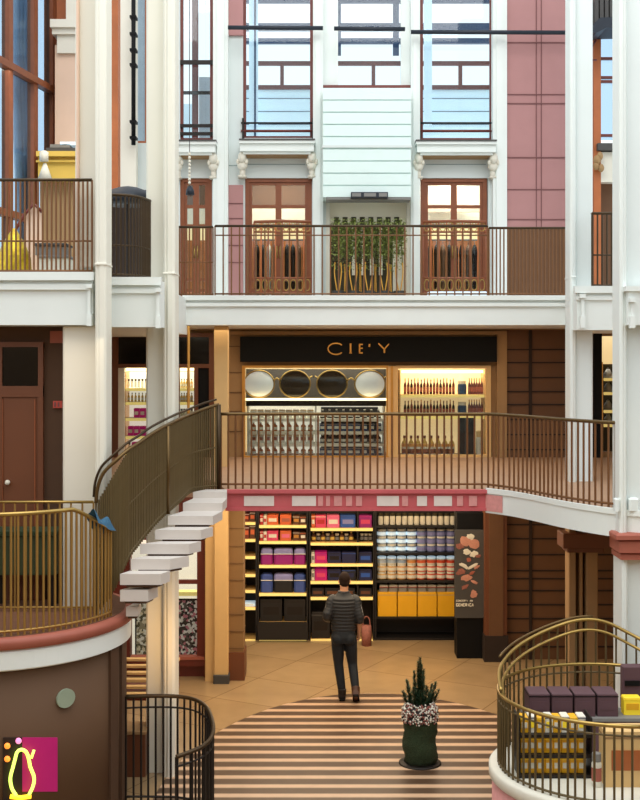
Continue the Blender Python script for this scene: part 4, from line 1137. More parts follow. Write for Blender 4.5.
# slatted bench left of pillar
r = thing('slatted_bench', (X(150,15.2),15.2,0), 'slatted pale wooden bench seen beyond the stairwell railing', 'bench')
for i in range(6): MB().box(X(112,15.4),X(176,15.4),15.1+i*.13,15.19+i*.13,.62+i*.055,.65+i*.055).build('slat','post_cream',r)
for x in (114,170):
    MB().box(X(x,15.4),X(x+4,15.4),15.12,15.2,0,.62).build('leg','iron',r); MB().box(X(x,15.4),X(x+4,15.4),15.72,15.8,0,.88).build('leg','iron',r)
MB().box(X(112,15.4),X(176,15.4),15.15,15.8,.55,.6).build('seat_frame','redwood',r)

# ---- ground shelving bays (Y front plane 20.7)
YS = 20.75; FT = HZ+EYE/YS*F
def bay(a,b,shelves,label,**k):
    return shelving('shop_shelving', label, a, b, 510, FT, YS, .5, shelves, frame='shelf_black', back='shelf_black', group='ground floor shop shelving', cat='shelves', **k)
bay(241,257,(522,539,556,574,590,607,639),'narrow shelving bay beside the jointed stone pier',board='shelf_wood',edge='shelf_edge')
bay(257.5,308,(525,541,565,593,622,639),'shelving bay with bagged purple and blue textiles',board='shelf_wood',edge='shelf_edge')
bay(309,374.5,(528,542.5,563.5,581,597,639),'shelving bay with pink boxes behind the man',board='shelf_wood',edge='shelf_edge',uprights=(357,))
bay(375,459,(526,553,581,617,638),'wide black shelving bay with stacked tins and yellow cartons',board='shelf_black')
dk = tag(MB().pb(257.5,623,308,640,20.6,.1).build('plinth_drawer','shelf_black'), 'black base drawer under the bagged textiles', 'drawer'); pivot(dk,P(283,640,20.6))
for i,(a,b,l) in enumerate(((258,308,'over the red boxes'),(310,374,'over the pink boxes'),(376,457,'over the tins'))):
    ls = tag(MB().pb(a,508,b,510,20.69,.03).build('shelf_light','warm_lamp'), 'warm light strip %s of the ground floor shop' % l, 'light', 'ground shop light strips'); pivot(ls,P((a+b)/2,510,20.9))
Yg = 21.0
def gb(a,b,y0,y1,mats,label,cat='box',group='boxes on the ground floor shelving',fn=carton,name='gift_box',Y=20.93,d=.26):
    w = X(b,YS)-X(a,YS); h = Z(y0,Y)-Z(y1,Y)
    o = fn(name,w,d,h,mats); o.location = (X((a+b)/2,YS),Y,Z(y1,Y)+.001); return tag(o,label,cat,group)
D_ = lambda y: y  # shelf rows are read at the goods' own depth
sh = lambda y: HZ+(EYE-Z(y,YS))/20.93*F   # shelf row at the goods' depth
dm('red_box',(184,44,46)); dm('rose',(214,70,110)); dm('pinkbox',(226,110,150)); dm('orange_box',(214,104,56)); dm('bluebox',(44,86,170)); dm('navybox',(28,32,72)); dm('brownbox',(96,58,36)); dm('purple',(150,30,120)); dm('lavender',(140,140,190),.35); dm('denim',(60,82,150),.6,var=.25,scale=20); dm('darkbag',(26,26,30),.5)
# narrow bay
for y in (522,539):
    for k,(a,b) in enumerate(((243,249),(249.6,255))):
        gb(a,b,sh(y)-8-(4 if y>530 else 0)-k*1.5,sh(y),['brownbox' if k else 'redwood','orange_box','pale'],'%s box on the %s shelf of the narrow bay' % (('dark red','brown')[k],'top' if y<530 else 'second'))
gb(243,255,sh(607)-3,sh(607),['blind','pale','grey'],'flat pale blue box low in the narrow bay')
# bay B rows 1-2
for ri,y in enumerate((525,541)):
    rn = ('top','second')[ri]; t = sh(y)
    for a,b,h,mm,l in ((259.6,263,9.5,['red_box','pale','pale'],'slim red and white'),(263.4,266.6,9,['pale','red_box','pale'],'slim white'),(267,278,9.5,['orange_box' if ri==0 else 'rose','pale','red_box'],'orange and red' if ri==0 else 'rose'),(280,291,9.5,['orange_box','pinkbox' if ri else 'terracotta','orange_box'],'plain orange'),(293,299.5,8.5,['brownbox','gold','pale'],'small brown'),(300,306,8,['brownbox','pale','orange_box'],'brown and cream')):
        gb(a,b,t-h,t,mm,l+' box on the '+rn+' shelf of the second bay')
# textile bags
for a,b,l in ((260.5,272.5,'left'),(273.5,293,'middle'),(294,305.6,'right')):
    t = sh(565); gb(a,b,t-15.5,t,['purple' if l!='x' else 'purple','lavender','pale'],l+' zipped bag of magenta textile under lavender, third shelf','bag','zipped textile bags',softbag,'textile_bag')
    t = sh(593); gb(a,b,t-18,t,['denim' if l!='middle' else 'darkbag','denim' if l!='middle' else 'lavender','pale'],l+' zipped bag of '+('blue' if l!='middle' else 'black')+' textile on the fourth shelf','bag','zipped textile bags',softbag,'textile_bag')
for a,b,l in ((260,282,'left'),(284,305.6,'right')):
    t = sh(622); gb(a,b,t-22,t,['shelf_black','iron','iron'],l+' black case on the low shelf of the second bay','box','black cases low on the shelving',carton,'black_case')
# bay C
t = sh(528)
for a,b,mm,l in ((311.3,315,['orange_box','pale','pale'],'slim orange'),(315.6,326,['rose','red_box','pale'],'rose red'),(327,339.5,['pinkbox','pale','rose'],'light pink'),(340.5,355.5,['bluebox','lavender','navybox'],'blue'),(359,372,['purple','rose','magenta'],'magenta')):
    gb(a,b,t-12,t,mm,l+' box on the top shelf of the pink box bay')
t = sh(542.5); cb = bottle('small_bottle',.075,.16,['brownbox','gold','yellow_paint'])
cb2 = jar('small_jar',.075,.13,['iron','pale','grey'])
for i in range(9):
    p_ = (cb,cb2)[i%2]; place(p_,(X(313.5+i*4.75,YS),20.93,Z(t,20.93)+.001),'%s dark %s from the left on the second shelf behind the man' % (ORD[i+1],('bottle','jar')[i%2]),('bottle','jar')[i%2],'small goods behind the man',not p_.get('category'))
for i in range(3): place(cb2,(X(362+i*4.4,YS),20.93,Z(t,20.93)+.001),'%s dark jar right of the upright on the second shelf' % ORD[i+1],'jar','small goods behind the man',False)
for y,rn,hh in ((563.5,'third',10.5),(581,'fourth',11)):
    t = sh(y)
    for a,b,mm,l in ((311.2,314.5,['pale','grey','grey'],'slim white'),(315,327,['magenta','rose','purple'],'magenta'),(327.8,341,['navybox','iron','iron'],'left black blue'),(342,356,['darkbag' if rn=='fourth' else 'navybox','navybox','bluebox'],'right black blue'),(359,372,['navybox','bluebox','iron'],'wide navy')):
        gb(a,b,t-hh,t,mm,l+' box on the '+rn+' shelf behind the man')
t = sh(597)
for i,(a,b) in enumerate(((311.5,324),(325,340),(341,355),(359,372))): gb(a,b,t-8,t,['darkbag','brownbox','iron'],'%s flat dark box from the left on the fifth shelf behind the man' % ORD[i+1])
gb(311.5,330,sh(639)-26,sh(639),['shelf_black','iron','grey_dark'],'large black case on the floor shelf left of the man','box','black cases low on the shelving',carton,'black_case')
gb(332,355,sh(639)-26,sh(639),['shelf_black','iron','grey_dark'],'large black case on the floor shelf behind the man','box','black cases low on the shelving',carton,'black_case')
# bay D: row of jars, two rows of stacked tins, yellow cartons
t = sh(526); jj = jar('spice_jar',.092,.2,['pale','olive_dark','pale'])
seq([jj], 13, 378, 457, t, 20.93, '{o} pale spice jar from the left on the top shelf of the tin bay', 'jar', 'spice jars on the top shelf')
def tin(mats):
    return jar('tin', .168, .13, mats)
cols2 = [(190,206,220),(176,196,214),(160,182,206),(150,168,196),(136,152,188),(120,132,176),(112,120,168),(104,112,160)]
cols3t = [(226,226,214)]*8; cols3 = [(222,184,120),(222,176,110),(222,164,96),(220,150,84),(222,104,66),(220,92,60),(216,82,52),(214,74,48)]
for c in range(8):
    dm('tin_blue%d'%c, cols2[c], .3); dm('tin_warm%d'%c, cols3[c], .3)
x0, w_ = 377.5, 9.95
for row_i,(y,nm) in enumerate(((553,'upper'),(581,'lower'))):
    t = sh(y)
    for c in range(8):
        for k in range(3):
            if row_i == 0: mm = ['tin_blue%d'%c,'pale','lavender' if c>3 else 'blind']
            else: mm = ['tin_warm%d'%c,'pale','pale'] if k<2 else ['pale','blind','tin_blue%d'%c if c<3 else 'tin_warm%d'%c]
            o = tin(mm); o.location = (X(x0+w_*(c+.5),YS),20.95,Z(t,20.93)+.002+k*.1315)
            tag(o,'%s tin in the %s stack from the left on the %s tin shelf' % (('bottom','middle','top')[k],ORD[c+1],nm),'tin','stacked tins on the %s tin shelf' % nm)
t = sh(617)
for i in range(4):
    a = 378+i*20; o = gb(a,a+19,t-24,t,['yellow','yellow','shelf_wood'],'%s yellow carton from the left on the lowest stocked shelf' % ORD[i+1],'box','yellow cartons in the tin bay',carton,'yellow_carton')
zt = Z(t-24,20.93)
sb = softbag('seed_packet',.16,.2,.12,['grey','pale','terracotta'])
for i in range(8):
    place(sb,(X(384+i*9.7,YS),20.93,zt+.002),'%s clear packet from the left standing on the yellow cartons' % ORD[i+1],'packet','clear packets on the yellow cartons',i==0)
# shopping bag
r = thing('tote_bag', (X(366.5,20.4),20.4,0), 'pinkish brown patterned bag standing at the shelving right of the man', 'bag')
mb = MB(); b_ = X(371.5,20.4)-X(361.5,20.4); h_ = .34
mb.loft([(X(366.5,20.4),20.4,0,b_*.48,.1),(X(366.5,20.4),20.4,h_*.6,b_*.52,.11),(X(366.5,20.4),20.4,h_,b_*.46,.06)],14); dm('dusty_rose',(150,94,82),.8,var=.5,scale=30); mb.build('body','dusty_rose',r,True)
xm = X(366.5,20.4); MB().tube(catmull([(xm-.06,20.4,h_-.02),(xm-.05,20.4,h_+.1),(xm,20.4,h_+.15),(xm+.05,20.4,h_+.1),(xm+.06,20.4,h_-.02)],4),.012,6).build('handle','dusty_rose',r,True)

# black poster stand
r = thing('poster_stand', (X(473.5,19.6),19.6,0), 'tall black stand with a dark floral food poster at the shop edge', 'display stand')
mb = MB(); mb.box(X(457,19.5),X(490,19.5),19.5,19.9,0,Z(513,19.5)); mb.build('cabinet','black',r)
pr = MB(); pr.pb(455,530,484.5,618,19.45,.05); pr.build('print_panel','grey_dark',r)
pp = r.children[-1]
# flower and food shapes on the print
mb = MB(); rd = random.Random(3)
def blob(px,py,rx,ry,mi,rot=0):
    n = 14; c = P(px,py,19.44); s = 19.44/F; vs=[c]; 
    for k in range(n):
        t_ = 2*PI*k/n; q = 1+rd.uniform(-.22,.22); u,v = rx*s*q*math.cos(t_), ry*s*q*math.sin(t_)
        vs.append((c[0]+u*math.cos(rot)-v*math.sin(rot), 19.445-rd.uniform(0,.003), c[2]+u*math.sin(rot)+v*math.cos(rot)))
    mb.mat(mi).add(vs,[(0,1+k,1+(k+1)%n) for k in range(n)])
for (x,y,rx,ry,mi,ro) in ((466,541,5.5,5,0,0),(474,544,5,5,0,.4),(470,537,4,3,1,0),(460,546,4,3,2,0),(467,552,4,3,1,0),(474,554,4,3,1,.3),(478,556,3,1.6,2,0),(469,560,2.5,2,4,0),(464,566,6,1.8,1,-.5),(473,566,6,1.6,1,.5),(461,572,5,3,2,.2),(477,567,3,1.6,3,.6),(467,578,6,3,3,.1),(474,582,4,1.5,3,-.4),(465,587,4,2,2,.5),(474,594,3.6,3.8,0,0),(472,573,3,1.5,4,.5)): blob(x,y,rx,ry,mi,ro)
mb.build('picture',['poster_rose','pale','dusty_rose','poster_rose','terracotta'],pp)
def words_mesh(strings, parent):
    mb = MB()
    SEG = {'C':[((1,0),(0,0)),((0,0),(0,2)),((0,2),(1,2))],'O':[((0,0),(1,0)),((1,0),(1,2)),((1,2),(0,2)),((0,2),(0,0))],'N':[((0,2),(0,0)),((0,0),(1,2)),((1,2),(1,0))],'T':[((0,0),(1,0)),((.5,0),(.5,2))],'I':[((.5,0),(.5,2))],'U':[((0,0),(0,2)),((0,2),(1,2)),((1,2),(1,0))],'E':[((0,0),(0,2)),((0,0),(1,0)),((0,1),(.8,1)),((0,2),(1,2))],'A':[((0,2),(.5,0)),((.5,0),(1,2)),((.2,1.3),(.8,1.3))],'S':[((1,0),(0,0)),((0,0),(0,1)),((0,1),(1,1)),((1,1),(1,2)),((1,2),(0,2))],'R':[((0,2),(0,0)),((0,0),(1,0)),((1,0),(1,1)),((1,1),(0,1)),((.3,1),(1,2))],'G':[((1,0),(0,0)),((0,0),(0,2)),((0,2),(1,2)),((1,2),(1,1.1)),((1,1.1),(.6,1.1))]}
    for (s,x,y,cw,chh,w) in strings:
        for ch in s:
            for a_,b_ in SEG.get(ch,[]):
                p0 = (x+a_[0]*cw*.7, y+a_[1]*chh/2); p1 = (x+b_[0]*cw*.7, y+b_[1]*chh/2)
                q0, q1 = P(p0[0],p0[1],19.44), P(p1[0],p1[1],19.44); mb.tube([q0,q1],w,4)
            x += cw
    mb.build('lettering','pale',parent)
words_mesh([('CONCERTI AN',456.5,600,1.5,1.5,.0035),('GENERICA',456.5,603.6,2.2,2.6,.0065)], pp)

# ---- planter on the banded floor
PX, PY = X(420,14.42), 14.42
r = thing('potted_plant', (PX,PY,.006), 'mossy round planter with speckled blossom band and upright green sprigs', 'plant')
MB().lathe([(.255,0),(.255,.012),(.24,.02)],(PX,PY,.006),32).build('plate','iron',r,True)
mb = MB(); prof = []; n = 30
vs=[]; fs=[]; rd = random.Random(5); mZ = 12
for i in range(mZ+1):
    z = .03+.53*i/mZ
    for k in range(n):
        rr = .198*(1+.05*math.sin(z*18+k*.2)) + rd.uniform(-.012,.012); a_=2*PI*k/n; vs.append((PX+rr*math.cos(a_),PY+rr*math.sin(a_),z))
for i in range(mZ):
    for k in range(n): fs.append((i*n+k,i*n+(k+1)%n,(i+1)*n+(k+1)%n,(i+1)*n+k))
fs += [tuple(range(mZ*n,(mZ+1)*n)), tuple(reversed(range(n)))]
mb.add(vs,fs); mb.build('pot','moss',r,True)
MB().lathe([(.195,.55),(.205,.62),(.185,.70),(.12,.72),(.02,.725)],(PX,PY,0),28).build('soil','pot_dark',r,True)
mb = MB()
for k in range(900):
    a_ = rd.uniform(0,2*PI); z = rd.uniform(.52,.745); rr = .208 if z<.66 else .208-(z-.66)*.6
    mb.mat(rd.choice((0,0,0,1,1,2))); mb.ell((PX+rr*math.cos(a_)*rd.uniform(.96,1.05),PY+rr*math.sin(a_)*rd.uniform(.96,1.05),z),(.0115,.0115,.0115),6,4)
o = mb.build('blossom_band',['pale','dusty_rose','iron'],r); o['kind']='stuff'
mb = MB(); sm = MB()
for (dx,dy,h0,h1,lean) in ((0,0,.7,1.27,0),(.015,-.02,.7,1.2,.0),(-.02,.02,.7,1.22,.0),(.03,.05,.7,1.12,.02),(-.04,.02,.7,1.1,-.03),(-.11,0,.7,1.0,-.05),(-.1,.06,.7,.93,-.04),(.12,-.02,.7,.98,.07),(.1,.06,.7,.94,.05),(.05,-.06,.7,.95,.03),(-.06,-.06,.7,.93,-.02),(0,-.1,.7,.9,0),(0,.1,.7,1.0,.01),(.15,.02,.7,.88,.08),(-.15,-.02,.7,.88,-.06)):
    b0 = Vector((PX+dx,PY+dy,h0)); b1 = Vector((PX+dx+lean,PY+dy,h1)); sm.tube([b0,b1],.007,6)
    nn = int((h1-h0)*520)
    for k in range(nn):
        t_ = rd.random(); c = b0.lerp(b1,t_); a_ = rd.uniform(0,2*PI); L = .085*(1.15-t_*.75)
        d = Vector((math.cos(a_),math.sin(a_),.75)).normalized(); s_ = Vector((-math.sin(a_),math.cos(a_),0))*.009
        mb.add([c+s_,c+d*L,c-s_],[(0,1,2)])
sm.build('stem','stem_brown',r,True); mb.build('foliage','leaf_dark',r)

# ---- stairwell railing bottom left
rp = [(126,697,13.0),(150,696,13.0),(178,696.5,12.98),(196,700,12.85),(207,708,12.6),(212.5,722,12.3),(212,736,12.05),(203,746,11.85),(190,752,11.75),(176,757,11.7)]
top = catmull([P(a,b,c_) for a,b,c_ in rp],5); base = [Vector((p.x,p.y,0)) for p in top]
rw = railing('dark curved railing around the stairwell below the landing', base, top, 28, .012, .022, 'iron', matt='bronze_dark', name='stairwell_railing', mid=(.9,), bottom=.12)
# box step / dark crates by the drum
r = thing('dark_crate', (X(140,14.0),14.0,0), 'dark wooden crate standing between drum and pillar', 'crate')
MB().bbox(X(122,14),X(146,14),13.95,14.3,0,.5).build('body','door_brown',r); MB().bbox(X(121,14),X(147,14),13.93,14.32,.5,.54).build('lid','stone_beige',r)

# ================================================================== ROUND RAILED PLATFORM AT RIGHT
QX, QY, QR, QZ = X(612,11.3), 11.3, 1.15, 1.03
r = thing('wall_round_plinth', (0,0,0), 'white and pink round platform edge in the right foreground', 'wall', None, 'structure')
MB().lathe([(QR-.03,0),(QR-.03,QZ-.1)],(QX,QY,0),72).build('plinth_wall','redpink',r,True)
MB().lathe([(QR-.02,QZ-.12),(QR,QZ-.1),(QR,QZ-.02),(QR-.02,QZ),(QR-.12,QZ)],(QX,QY,0),72).build('rim','pale',r,True)
MB().lathe([(.02,QZ-.05),(QR-.1,QZ-.05),(QR-.1,QZ-.005),(.02,QZ-.005)],(QX,QY,0),72).build('platform_floor','facade',r)
RR = 1.06
def rp_(a, z): return Vector((QX+RR*math.sin(a), QY-RR*math.cos(a), z))
zr = 1.72
ringb = [rp_(2*PI*k/72, QZ) for k in range(73)]; ringt = [rp_(2*PI*k/72, zr) for k in range(73)]
ringrail = railing('round brass railing of the right foreground platform, its handrail rising at the back', ringb, ringt, 84, .011, .018, 'bronze_olive', matt='brass', name='platform_railing', mid=(.88,), bottom=.03)
# raised rear handrail spiralling up
ap = [(-1.5,1.76),(-1.9,1.86),(-2.3,1.97),(-2.7,2.08),(-3.05,2.17),(-3.3,2.16),(-3.55,2.05),(-3.9,1.9)]
pt = catmull([rp_(a,z) for a,z in ap],5); pb2 = [Vector((p.x,p.y,zr)) for p in pt]
rr_ = railing('raised brass handrail curving up along the back of the right platform', pb2, pt, 26, .010, .018, 'bronze_olive', matt='brass', name='platform_railing', bottom=.0, bottomrail=False, root=ringrail)
MB().tube([Vector((QX+(p.x-QX)*.97,QY+(p.y-QY)*.97,p.z-.10)) for p in pt], .015, 8).build('lower_rail','brass',rr_,True)
MB().tube([Vector((QX+(p.x-QX)*1.05,QY+(p.y-QY)*1.05,p.z+.02)) for p in pt[7:24]], .013, 8).build('outer_rail','bronze',rr_,True)
# goods on the platform
def pz(y,Y): return Z(y,Y)
zt0 = QZ+.001
shelving2 = thing('display_rack', (X(560,10.9),10.9,zt0), 'rack of yellow packs inside the round railing', 'display rack')
Yk = 10.95
for x in (519,591): MB().box(X(x,Yk),X(x+1.5,Yk),Yk,Yk+.28,zt0,1.58).build('upright','iron',shelving2)
zs = [zt0+.03, zt0+.215, zt0+.40]
for z in zs: MB().box(X(520.5,Yk),X(591,Yk),Yk,Yk+.27,z-.03,z).build('shelf_board','iron',shelving2)
yp = carton('yellow_pack',.072,.14,.14,['yellow','pale','yellow_bright']); wp = carton('yellow_pack',.072,.14,.15,['pale','yellow_bright','navy_bar'])
for i,z in enumerate(zs):
    for c in range(8):
        p_ = wp if (i==2 and c%2) else yp; x = 521.5+66*(c+.5)/8; lab = '%s %s pack from the left on the %s shelf of the round platform rack' % (ORD[c+1],'white' if p_ is wp else 'yellow',('bottom','middle','top')[i])
        place(p_,(X(x,Yk),Yk+.13,z+.001),lab,'box','yellow packs on the platform rack',not p_.get('category'))
ob = carton('orange_display',.4,.25,.5,['post_cream','wood_orange','stone_beige']); ob.location=(X(624,10.85),10.85,zt0); tag(ob,'large cream carton with an orange front right of the yellow rack','box')
ob2 = jar('paper_bundle',.09,.3,['pale','grey','terracotta']); ob2.location=(X(596.5,10.75),10.75,zt0); tag(ob2,'slim white tube between the yellow rack and the orange carton','tube')
r = thing('display_counter', (X(570,11.75),11.75,zt0), 'low grey topped counter with mauve front inside the round railing', 'counter')
MB().box(X(525,11.75),X(650,11.75),11.6,11.93,zt0,1.36).build('cabinet','mauve',r); MB().box(X(523,11.75),X(652,11.75),11.58,11.95,1.36,1.39).build('counter_top','grey',r)
mvb = carton('mauve_box',.20,.28,.22,['mauve','mauve','black'])
for i in range(4): place(mvb,(X(537+i*22.5,11.78),11.78,1.391),'%s mauve box from the left on the grey counter' % ORD[i+1],'box','mauve boxes on the counter',i==0)
ys_ = carton('yellow_box',.17,.12,.17,['yellow_bright','yellow','yellow_bright']); ys_.location=(X(631,11.75),11.75,1.391); tag(ys_,'bright yellow box right of the mauve boxes','box')
r = thing('dark_bin', (X(632,12.14),12.14,zt0), 'tall mauve bin with a black slot at the back of the platform', 'bin')
MB().bbox(X(620,12.1),X(648,12.1),11.98,12.1,zt0,1.79).build('body','mauve',r); MB().pb(625,681,640,686,11.965,.03).build('slot','black',r)

# ================================================================== THE MAN
def to_mesh(o, voxel, mats, smooth_it=4):
    md = o.modifiers.new('join','REMESH'); md.mode='VOXEL'; md.voxel_size=voxel; md.use_smooth_shade=True
    if smooth_it:
        s = o.modifiers.new('smooth','SMOOTH'); s.factor=.5; s.iterations=smooth_it
    bpy.context.view_layer.update(); dg = bpy.context.evaluated_depsgraph_get()
    me = bpy.data.meshes.new_from_object(o.evaluated_get(dg)); o.modifiers.clear(); old = o.data; o.data = me; bpy.data.meshes.remove(old)
    me.materials.clear()
    for m_ in mats: me.materials.append(M[m_])
    me.polygons.foreach_set('use_smooth',[True]*len(me.polygons)); return o
MX, MY = X(343.5,17.15), 17.15
man = thing('person', (MX,MY,0), 'man seen from behind in dark quilted jacket and navy trousers walking to the shelves', 'person')
def L(dx,dy,z): return Vector((MX+dx,MY+dy,z))
S = .01425
def limb(mb, pts, radii, n=14): mb.tube(catmull(pts,5), [radii[min(int(i/5),len(radii)-2)]*(1-(i%5)/5)+radii[min(int(i/5)+1,len(radii)-1)]*((i%5)/5) if i < (len(pts)-1)*5 else radii[-1] for i in range((len(pts)-1)*5+1)], n)
# joints (x right, y away from the camera, z up)
neck = L(.01,.03,1.53); hipL, hipR = L(-.085,0,.90), L(.09,0,.90)
kneeL, kneeR = L(-.07,.03,.50), L(.13,.04,.50); ankL, ankR = L(-.02,-.02,.11), L(.17,-.16,.17)
shL, shR = L(-.155,.02,1.425), L(.165,.02,1.425); elL, elR = L(-.235,-.03,1.19), L(.225,-.03,1.18); wrL, wrR = L(-.19,.20,1.12), L(.225,.06,.94)
b = MB()
# torso + head core as one body
b.loft([(MX,MY,.84,.15,.11),(MX,MY,.92,.17,.12),(MX,MY+.01,1.02,.15,.105),(MX,MY+.02,1.2,.165,.11),(MX,MY+.02,1.36,.175,.115),(MX,MY+.02,1.45,.135,.09),(MX+.005,MY+.025,1.5,.07,.065),(MX+.01,MY+.035,1.56,.058,.06),(MX+.01,MY+.045,1.62,.062,.07)],20)
hd = L(.015,.055,1.69); b.ell(hd,(.074,.094,.112),20,14)
b.ell(hd+Vector((0,.03,-.06)),(.055,.07,.06),14,10)                       # jaw
b.ell(hd+Vector((0,.095,-.02)),(.014,.022,.026),10,8)                     # nose
b.ell(hd+Vector((0,.085,-.065)),(.026,.012,.01),10,6)                     # mouth
for s in (-1,1):
    b.ell(hd+Vector((s*.077,-.005,-.012)),(.012,.022,.034),10,8)          # ears
    b.ell(hd+Vector((s*.03,.085,.01)),(.014,.01,.01),8,6)                 # eye
for (a,k,c_) in ((hipL,kneeL,ankL),(hipR,kneeR,ankR)): limb(b,[a,(a+k)/2,k,(k+c_)/2,c_],[.088,.075,.055,.052,.038])
for (a,e,w) in ((shL,elL,wrL),(shR,elR,wrR)): limb(b,[a,(a+e)/2,e,(e+w)/2,w],[.058,.05,.042,.038,.027])
def hand(w, d, thumb, curl):
    """palm along d from the wrist w, thumb leaving its side"""
    d = d.normalized(); side = thumb.normalized(); nrm = d.cross(side).normalized()
    palm = [w - d*.01, w + d*.03, w + d*.075]
    for q in (-.026,-.009,.009,.026): b.tube([w + side*q*.6, w + side*q*.9 + d*.04, w + side*q + d*.085],[.014,.015,.012],8)
    for i, q in enumerate((-.030,-.010,.011,.031)):
        Lf = (.058,.074,.080,.070)[i]; r0 = w + side*q + d*.08
        p1 = r0 + d*Lf*.45 + nrm*curl*.012; p2 = p1 + d*Lf*.3 + nrm*curl*.022; p3 = p2 + d*Lf*.18 + nrm*curl*.026
        b.tube([r0,p1,p2,p3],[.0095,.009,.0085,.007],8)
    t0 = w + side*.03 + d*.025; b.tube([t0, t0+side*.028+d*.03, t0+side*.034+d*.062+nrm*curl*.01],[.0125,.011,.009],8)
hand(wrR, (wrR-elR)*1.0+Vector((0,.02,-.1)), Vector((-.3,1,0)), -1)
hand(wrL, (wrL-elL)+Vector((.03,.05,0)), Vector((.3,0,1)), 1)
for f, yaw, pitch in ((ankL,.0,0),(ankR,-.1,-.55)):
    d = Vector((0,math.cos(pitch),math.sin(pitch))); b.tube([f-d*.05-Vector((0,0,.06)), f+d*.08-Vector((0,0,.065)), f+d*.17-Vector((0,0,.075))],[.036,.04,.03],10)
body = b.build('body','skin',man); to_mesh(body,.0065,['skin'],3)
# hair
h = MB(); h.ell(hd+Vector((0,-.012,.03)),(.081,.094,.092),20,14); h.ell(hd+Vector((0,-.04,-.025)),(.07,.062,.07),16,10); h.ell(hd+Vector((0,.045,.075)),(.06,.055,.045),14,8)
for s in (-1,1): h.ell(hd+Vector((s*.067,-.005,.02)),(.016,.04,.05),10,8)
hair = h.build('hair','hair',man); to_mesh(hair,.008,['hair'],2)
# jacket: torso shell with sleeves, horizontal quilting ribs
j = MB(); rings=[]; z = .985
base_p = [(.985,.168,.125),(1.05,.172,.128),(1.12,.172,.13),(1.22,.18,.135),(1.32,.19,.138),(1.40,.188,.132),(1.455,.165,.115),(1.49,.115,.095),(1.525,.083,.085),(1.56,.076,.08)]
def prof(z):
    for (z0,a0,c0),(z1,a1,c1) in zip(base_p,base_p[1:]):
        if z0<=z<=z1: t_=(z-z0)/(z1-z0); return a0+(a1-a0)*t_, c0+(c1-c0)*t_
    return base_p[-1][1:]
zz_ = .985
while zz_ < 1.56:
    a_, c_ = prof(zz_); q = .012*abs(math.sin(PI*(zz_-.985)/.048)) if zz_<1.46 else .004
    rings.append((MX+.004*(zz_-.98),MY+.022,zz_,a_+q,c_+q)); zz_ += .012
j.loft(rings,28)
def sleeve(a,e,w,f):
    inn = Vector((MX,MY+.022,1.40)); pts = catmull([inn.lerp(a,.45)+Vector((0,0,-.01)),a+Vector((0,0,-.012)),(a+e)/2,e,e.lerp(w,f)],10); rad=[]
    for i,p in enumerate(pts):
        t_ = i/(len(pts)-1); rad.append((.05+.12*t_ if t_<.2 else .078-.022*(t_-.2))+.005*abs(math.sin(i*.9)))
    j.tube(pts,rad,16)
sleeve(shL,elL,wrL,.85); sleeve(shR,elR,wrR,.28)
jk = j.build('jacket','jacket',man); to_mesh(jk,.0075,['jacket'],1)
hm = MB(); hm.loft([(MX,MY+.022,.968,.166,.124),(MX,MY+.022,1.0,.172,.13)],28); hm.build('jacket_hem','hem',man,True)
# pale seam line along each sleeve
for s,a,e in ((-1,shL,elL),(1,shR,elR)):
    pts = [a.lerp(e,t_)+Vector((s*(.062-.004*t_),-.035,.01)) for t_ in (0.05,.3,.6,.9)]
    MB().tube(catmull(pts,4),.007,6).build('sleeve_piping','jacket_side',man,True)
# ribs
rb = MB()
k = 0; zz_ = 1.033
while zz_ < 1.44:
    a_, c_ = prof(zz_); rb.tube([(MX+.004*(zz_-.98)+(a_+.004)*math.cos(t_),MY+.022+(c_+.004)*math.sin(t_),zz_) for t_ in [2*PI*i/40 for i in range(40)]],.0045,6,True); zz_ += .048
rb.build('quilt_line','jacket_rib',man,True)
# trousers
t = MB(); t.loft([(MX,MY,.82,.155,.118),(MX,MY,.90,.178,.13),(MX,MY+.005,.97,.168,.12),(MX,MY+.01,1.02,.155,.112)],24)
t.ell(L(-.075,-.05,.87),(.09,.085,.1)); t.ell(L(.08,-.05,.87),(.09,.085,.1))
for (a,kn,c_) in ((hipL,kneeL,ankL),(hipR,kneeR,ankR)): limb(t,[a,(a+kn)/2,kn,(kn+c_)/2,c_.lerp(kn,.08)],[.1,.09,.07,.064,.056])
tr = t.build('trousers','trousers',man); to_mesh(tr,.008,['trousers'],3)
# boots
for f, pitch, m_ in ((ankL,0,'boot'),(ankR,-.6,'boot_brown')):
    d = Vector((.05,math.cos(pitch),math.sin(pitch))); up = Vector((0,-math.sin(pitch),math.cos(pitch)))
    o = MB(); sole = f - up*.085
    if pitch == 0: sole.z = .028
    o.tube([f+up*.05, f-up*.03, f-up*.06],[.064,.058,.058],14)
    o.tube([sole+up*.02-d*.055, sole+up*.025+d*.02, sole+up*.02+d*.12, sole+up*.012+d*.19],[.05,.054,.052,.036],14)
    bo = o.build('boot',m_,man); to_mesh(bo,.007,[m_],2)
    s2 = MB(); w_ = Vector((1,0,0))
    ol = [(-.1,.03),(-.08,.042),(.0,.045),(.12,.05),(.19,.04),(.225,.015),(.225,-.015),(.19,-.04),(.12,-.045),(.0,-.04),(-.08,-.04),(-.1,-.03)]
    vs = [tuple(sole+d*a_+w_*q-up*.022) for a_,q in ol]+[tuple(sole+d*a_+w_*q-up*.002) for a_,q in ol]; n=len(ol)
    s2.add(vs,[tuple(range(n,2*n)),tuple(reversed(range(n)))]+[(i,(i+1)%n,n+(i+1)%n,n+i) for i in range(n)]); s2.build('sole','black',bo)

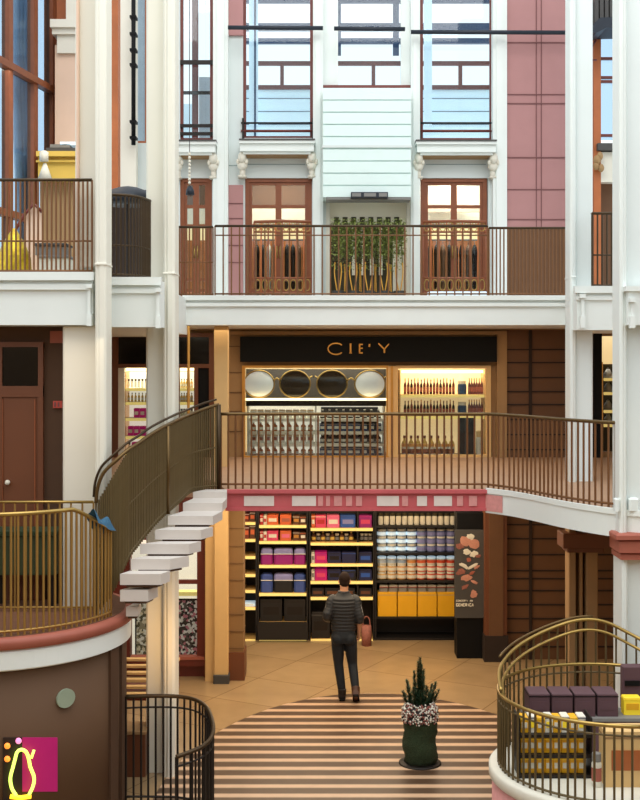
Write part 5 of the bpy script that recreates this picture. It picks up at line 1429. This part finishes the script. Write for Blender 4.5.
# ================================================================== ENCLOSURE, LIGHT, CAMERA
struct(MB().box(-9.2,-9,-4,21.6,-.2,5.2).build('wall_side_left','stone_beige'), 'left outer wall of the arcade', 'wall')
struct(MB().box(9,9.2,-4,21.6,-.2,5.2).build('wall_side_right','stone_beige'), 'right outer wall of the arcade', 'wall')
struct(MB().box(-9,9,-4.2,-4,-.2,9).build('wall_front','stone_beige'), 'front wall of the arcade behind the viewer', 'wall')

w = bpy.data.worlds.new('World'); bpy.context.scene.world = w; w.use_nodes = True
bg = w.node_tree.nodes['Background']; bg.inputs[0].default_value = (.90,.96,1.0,1); bg.inputs[1].default_value = 1.32
def area(name, loc, rot, sx, sy, e, col):
    d = bpy.data.lights.new(name,'AREA'); d.shape='RECTANGLE'; d.size=sx; d.size_y=sy; d.energy=e; d.color=col
    o = bpy.data.objects.new(name,d); C.objects.link(o); o.location=loc; o.rotation_euler=rot; return o
WARM=(1,.80,.56); WW=(1,.88,.70)
area('skylight',(0,9,15.5),(math.radians(28),0,0),9,7,750,(1,.98,.95))
area('ground_shop_light',(.2,19.2,2.95),(0,0,0),4.5,1.6,110,WARM)
area('ground_hall_light',(.3,16.6,2.95),(0,0,0),5,2.4,125,WARM)
area('shop_window_light',(X(440,20.2),20.15,5.05),(0,0,0),1.4,.35,22,WW)
area('shop_window_light',(X(316,20.2),20.15,5.05),(0,0,0),2.2,.35,26,(1,.9,.74))
area('gallery_light',(.4,18.4,5.3),(0,0,0),5.5,1.2,40,WARM)
area('left_shop_light',(X(150,20.2),20.3,5.1),(0,0,0),1.0,.4,18,(1,.9,.7))
area('gallery_room_light',(X(280,20.6),20.7,8.1),(0,0,0),1.1,.6,30,WARM)
area('gallery_room_light',(X(455,20.6),20.7,8.1),(0,0,0),1.1,.6,45,WW)
area('display_window_light',(X(170,18.9),18.95,2.9),(0,0,0),1.0,.5,16,WW)
area('left_bay_light',(X(40,15),15,8.6),(0,0,0),1.4,1.2,14,WARM)
area('landing_light',(X(30,12.6),12.4,5.1),(0,0,0),1.5,.8,5,WARM)
area('pillar_fill',(-1.2,12.2,1.6),(math.radians(90),0,math.radians(19)),.3,.5,3,(1,.60,.26)).data.spread = math.radians(60)  # unseen fill light added to warm the foot of the second left pillar
area('platform_light',(QX-.2,11.0,4.6),(0,0,0),.8,.8,9,WW)

cam = bpy.data.cameras.new('Camera'); co = bpy.data.objects.new('Camera',cam); C.objects.link(co)
co.location=(0,0,EYE); co.rotation_euler=(PI/2,0,0); cam.sensor_fit='AUTO'; cam.sensor_width=36; cam.lens=54; cam.shift_x=0; cam.shift_y=-40/800
cam.clip_end=200
bpy.context.scene.camera = co
sc = bpy.context.scene; sc.view_settings.view_transform='Standard'; sc.view_settings.look='None'; sc.view_settings.exposure=0.08; sc.view_settings.gamma=1
sc.cycles.max_bounces = 8; sc.cycles.transparent_max_bounces = 16
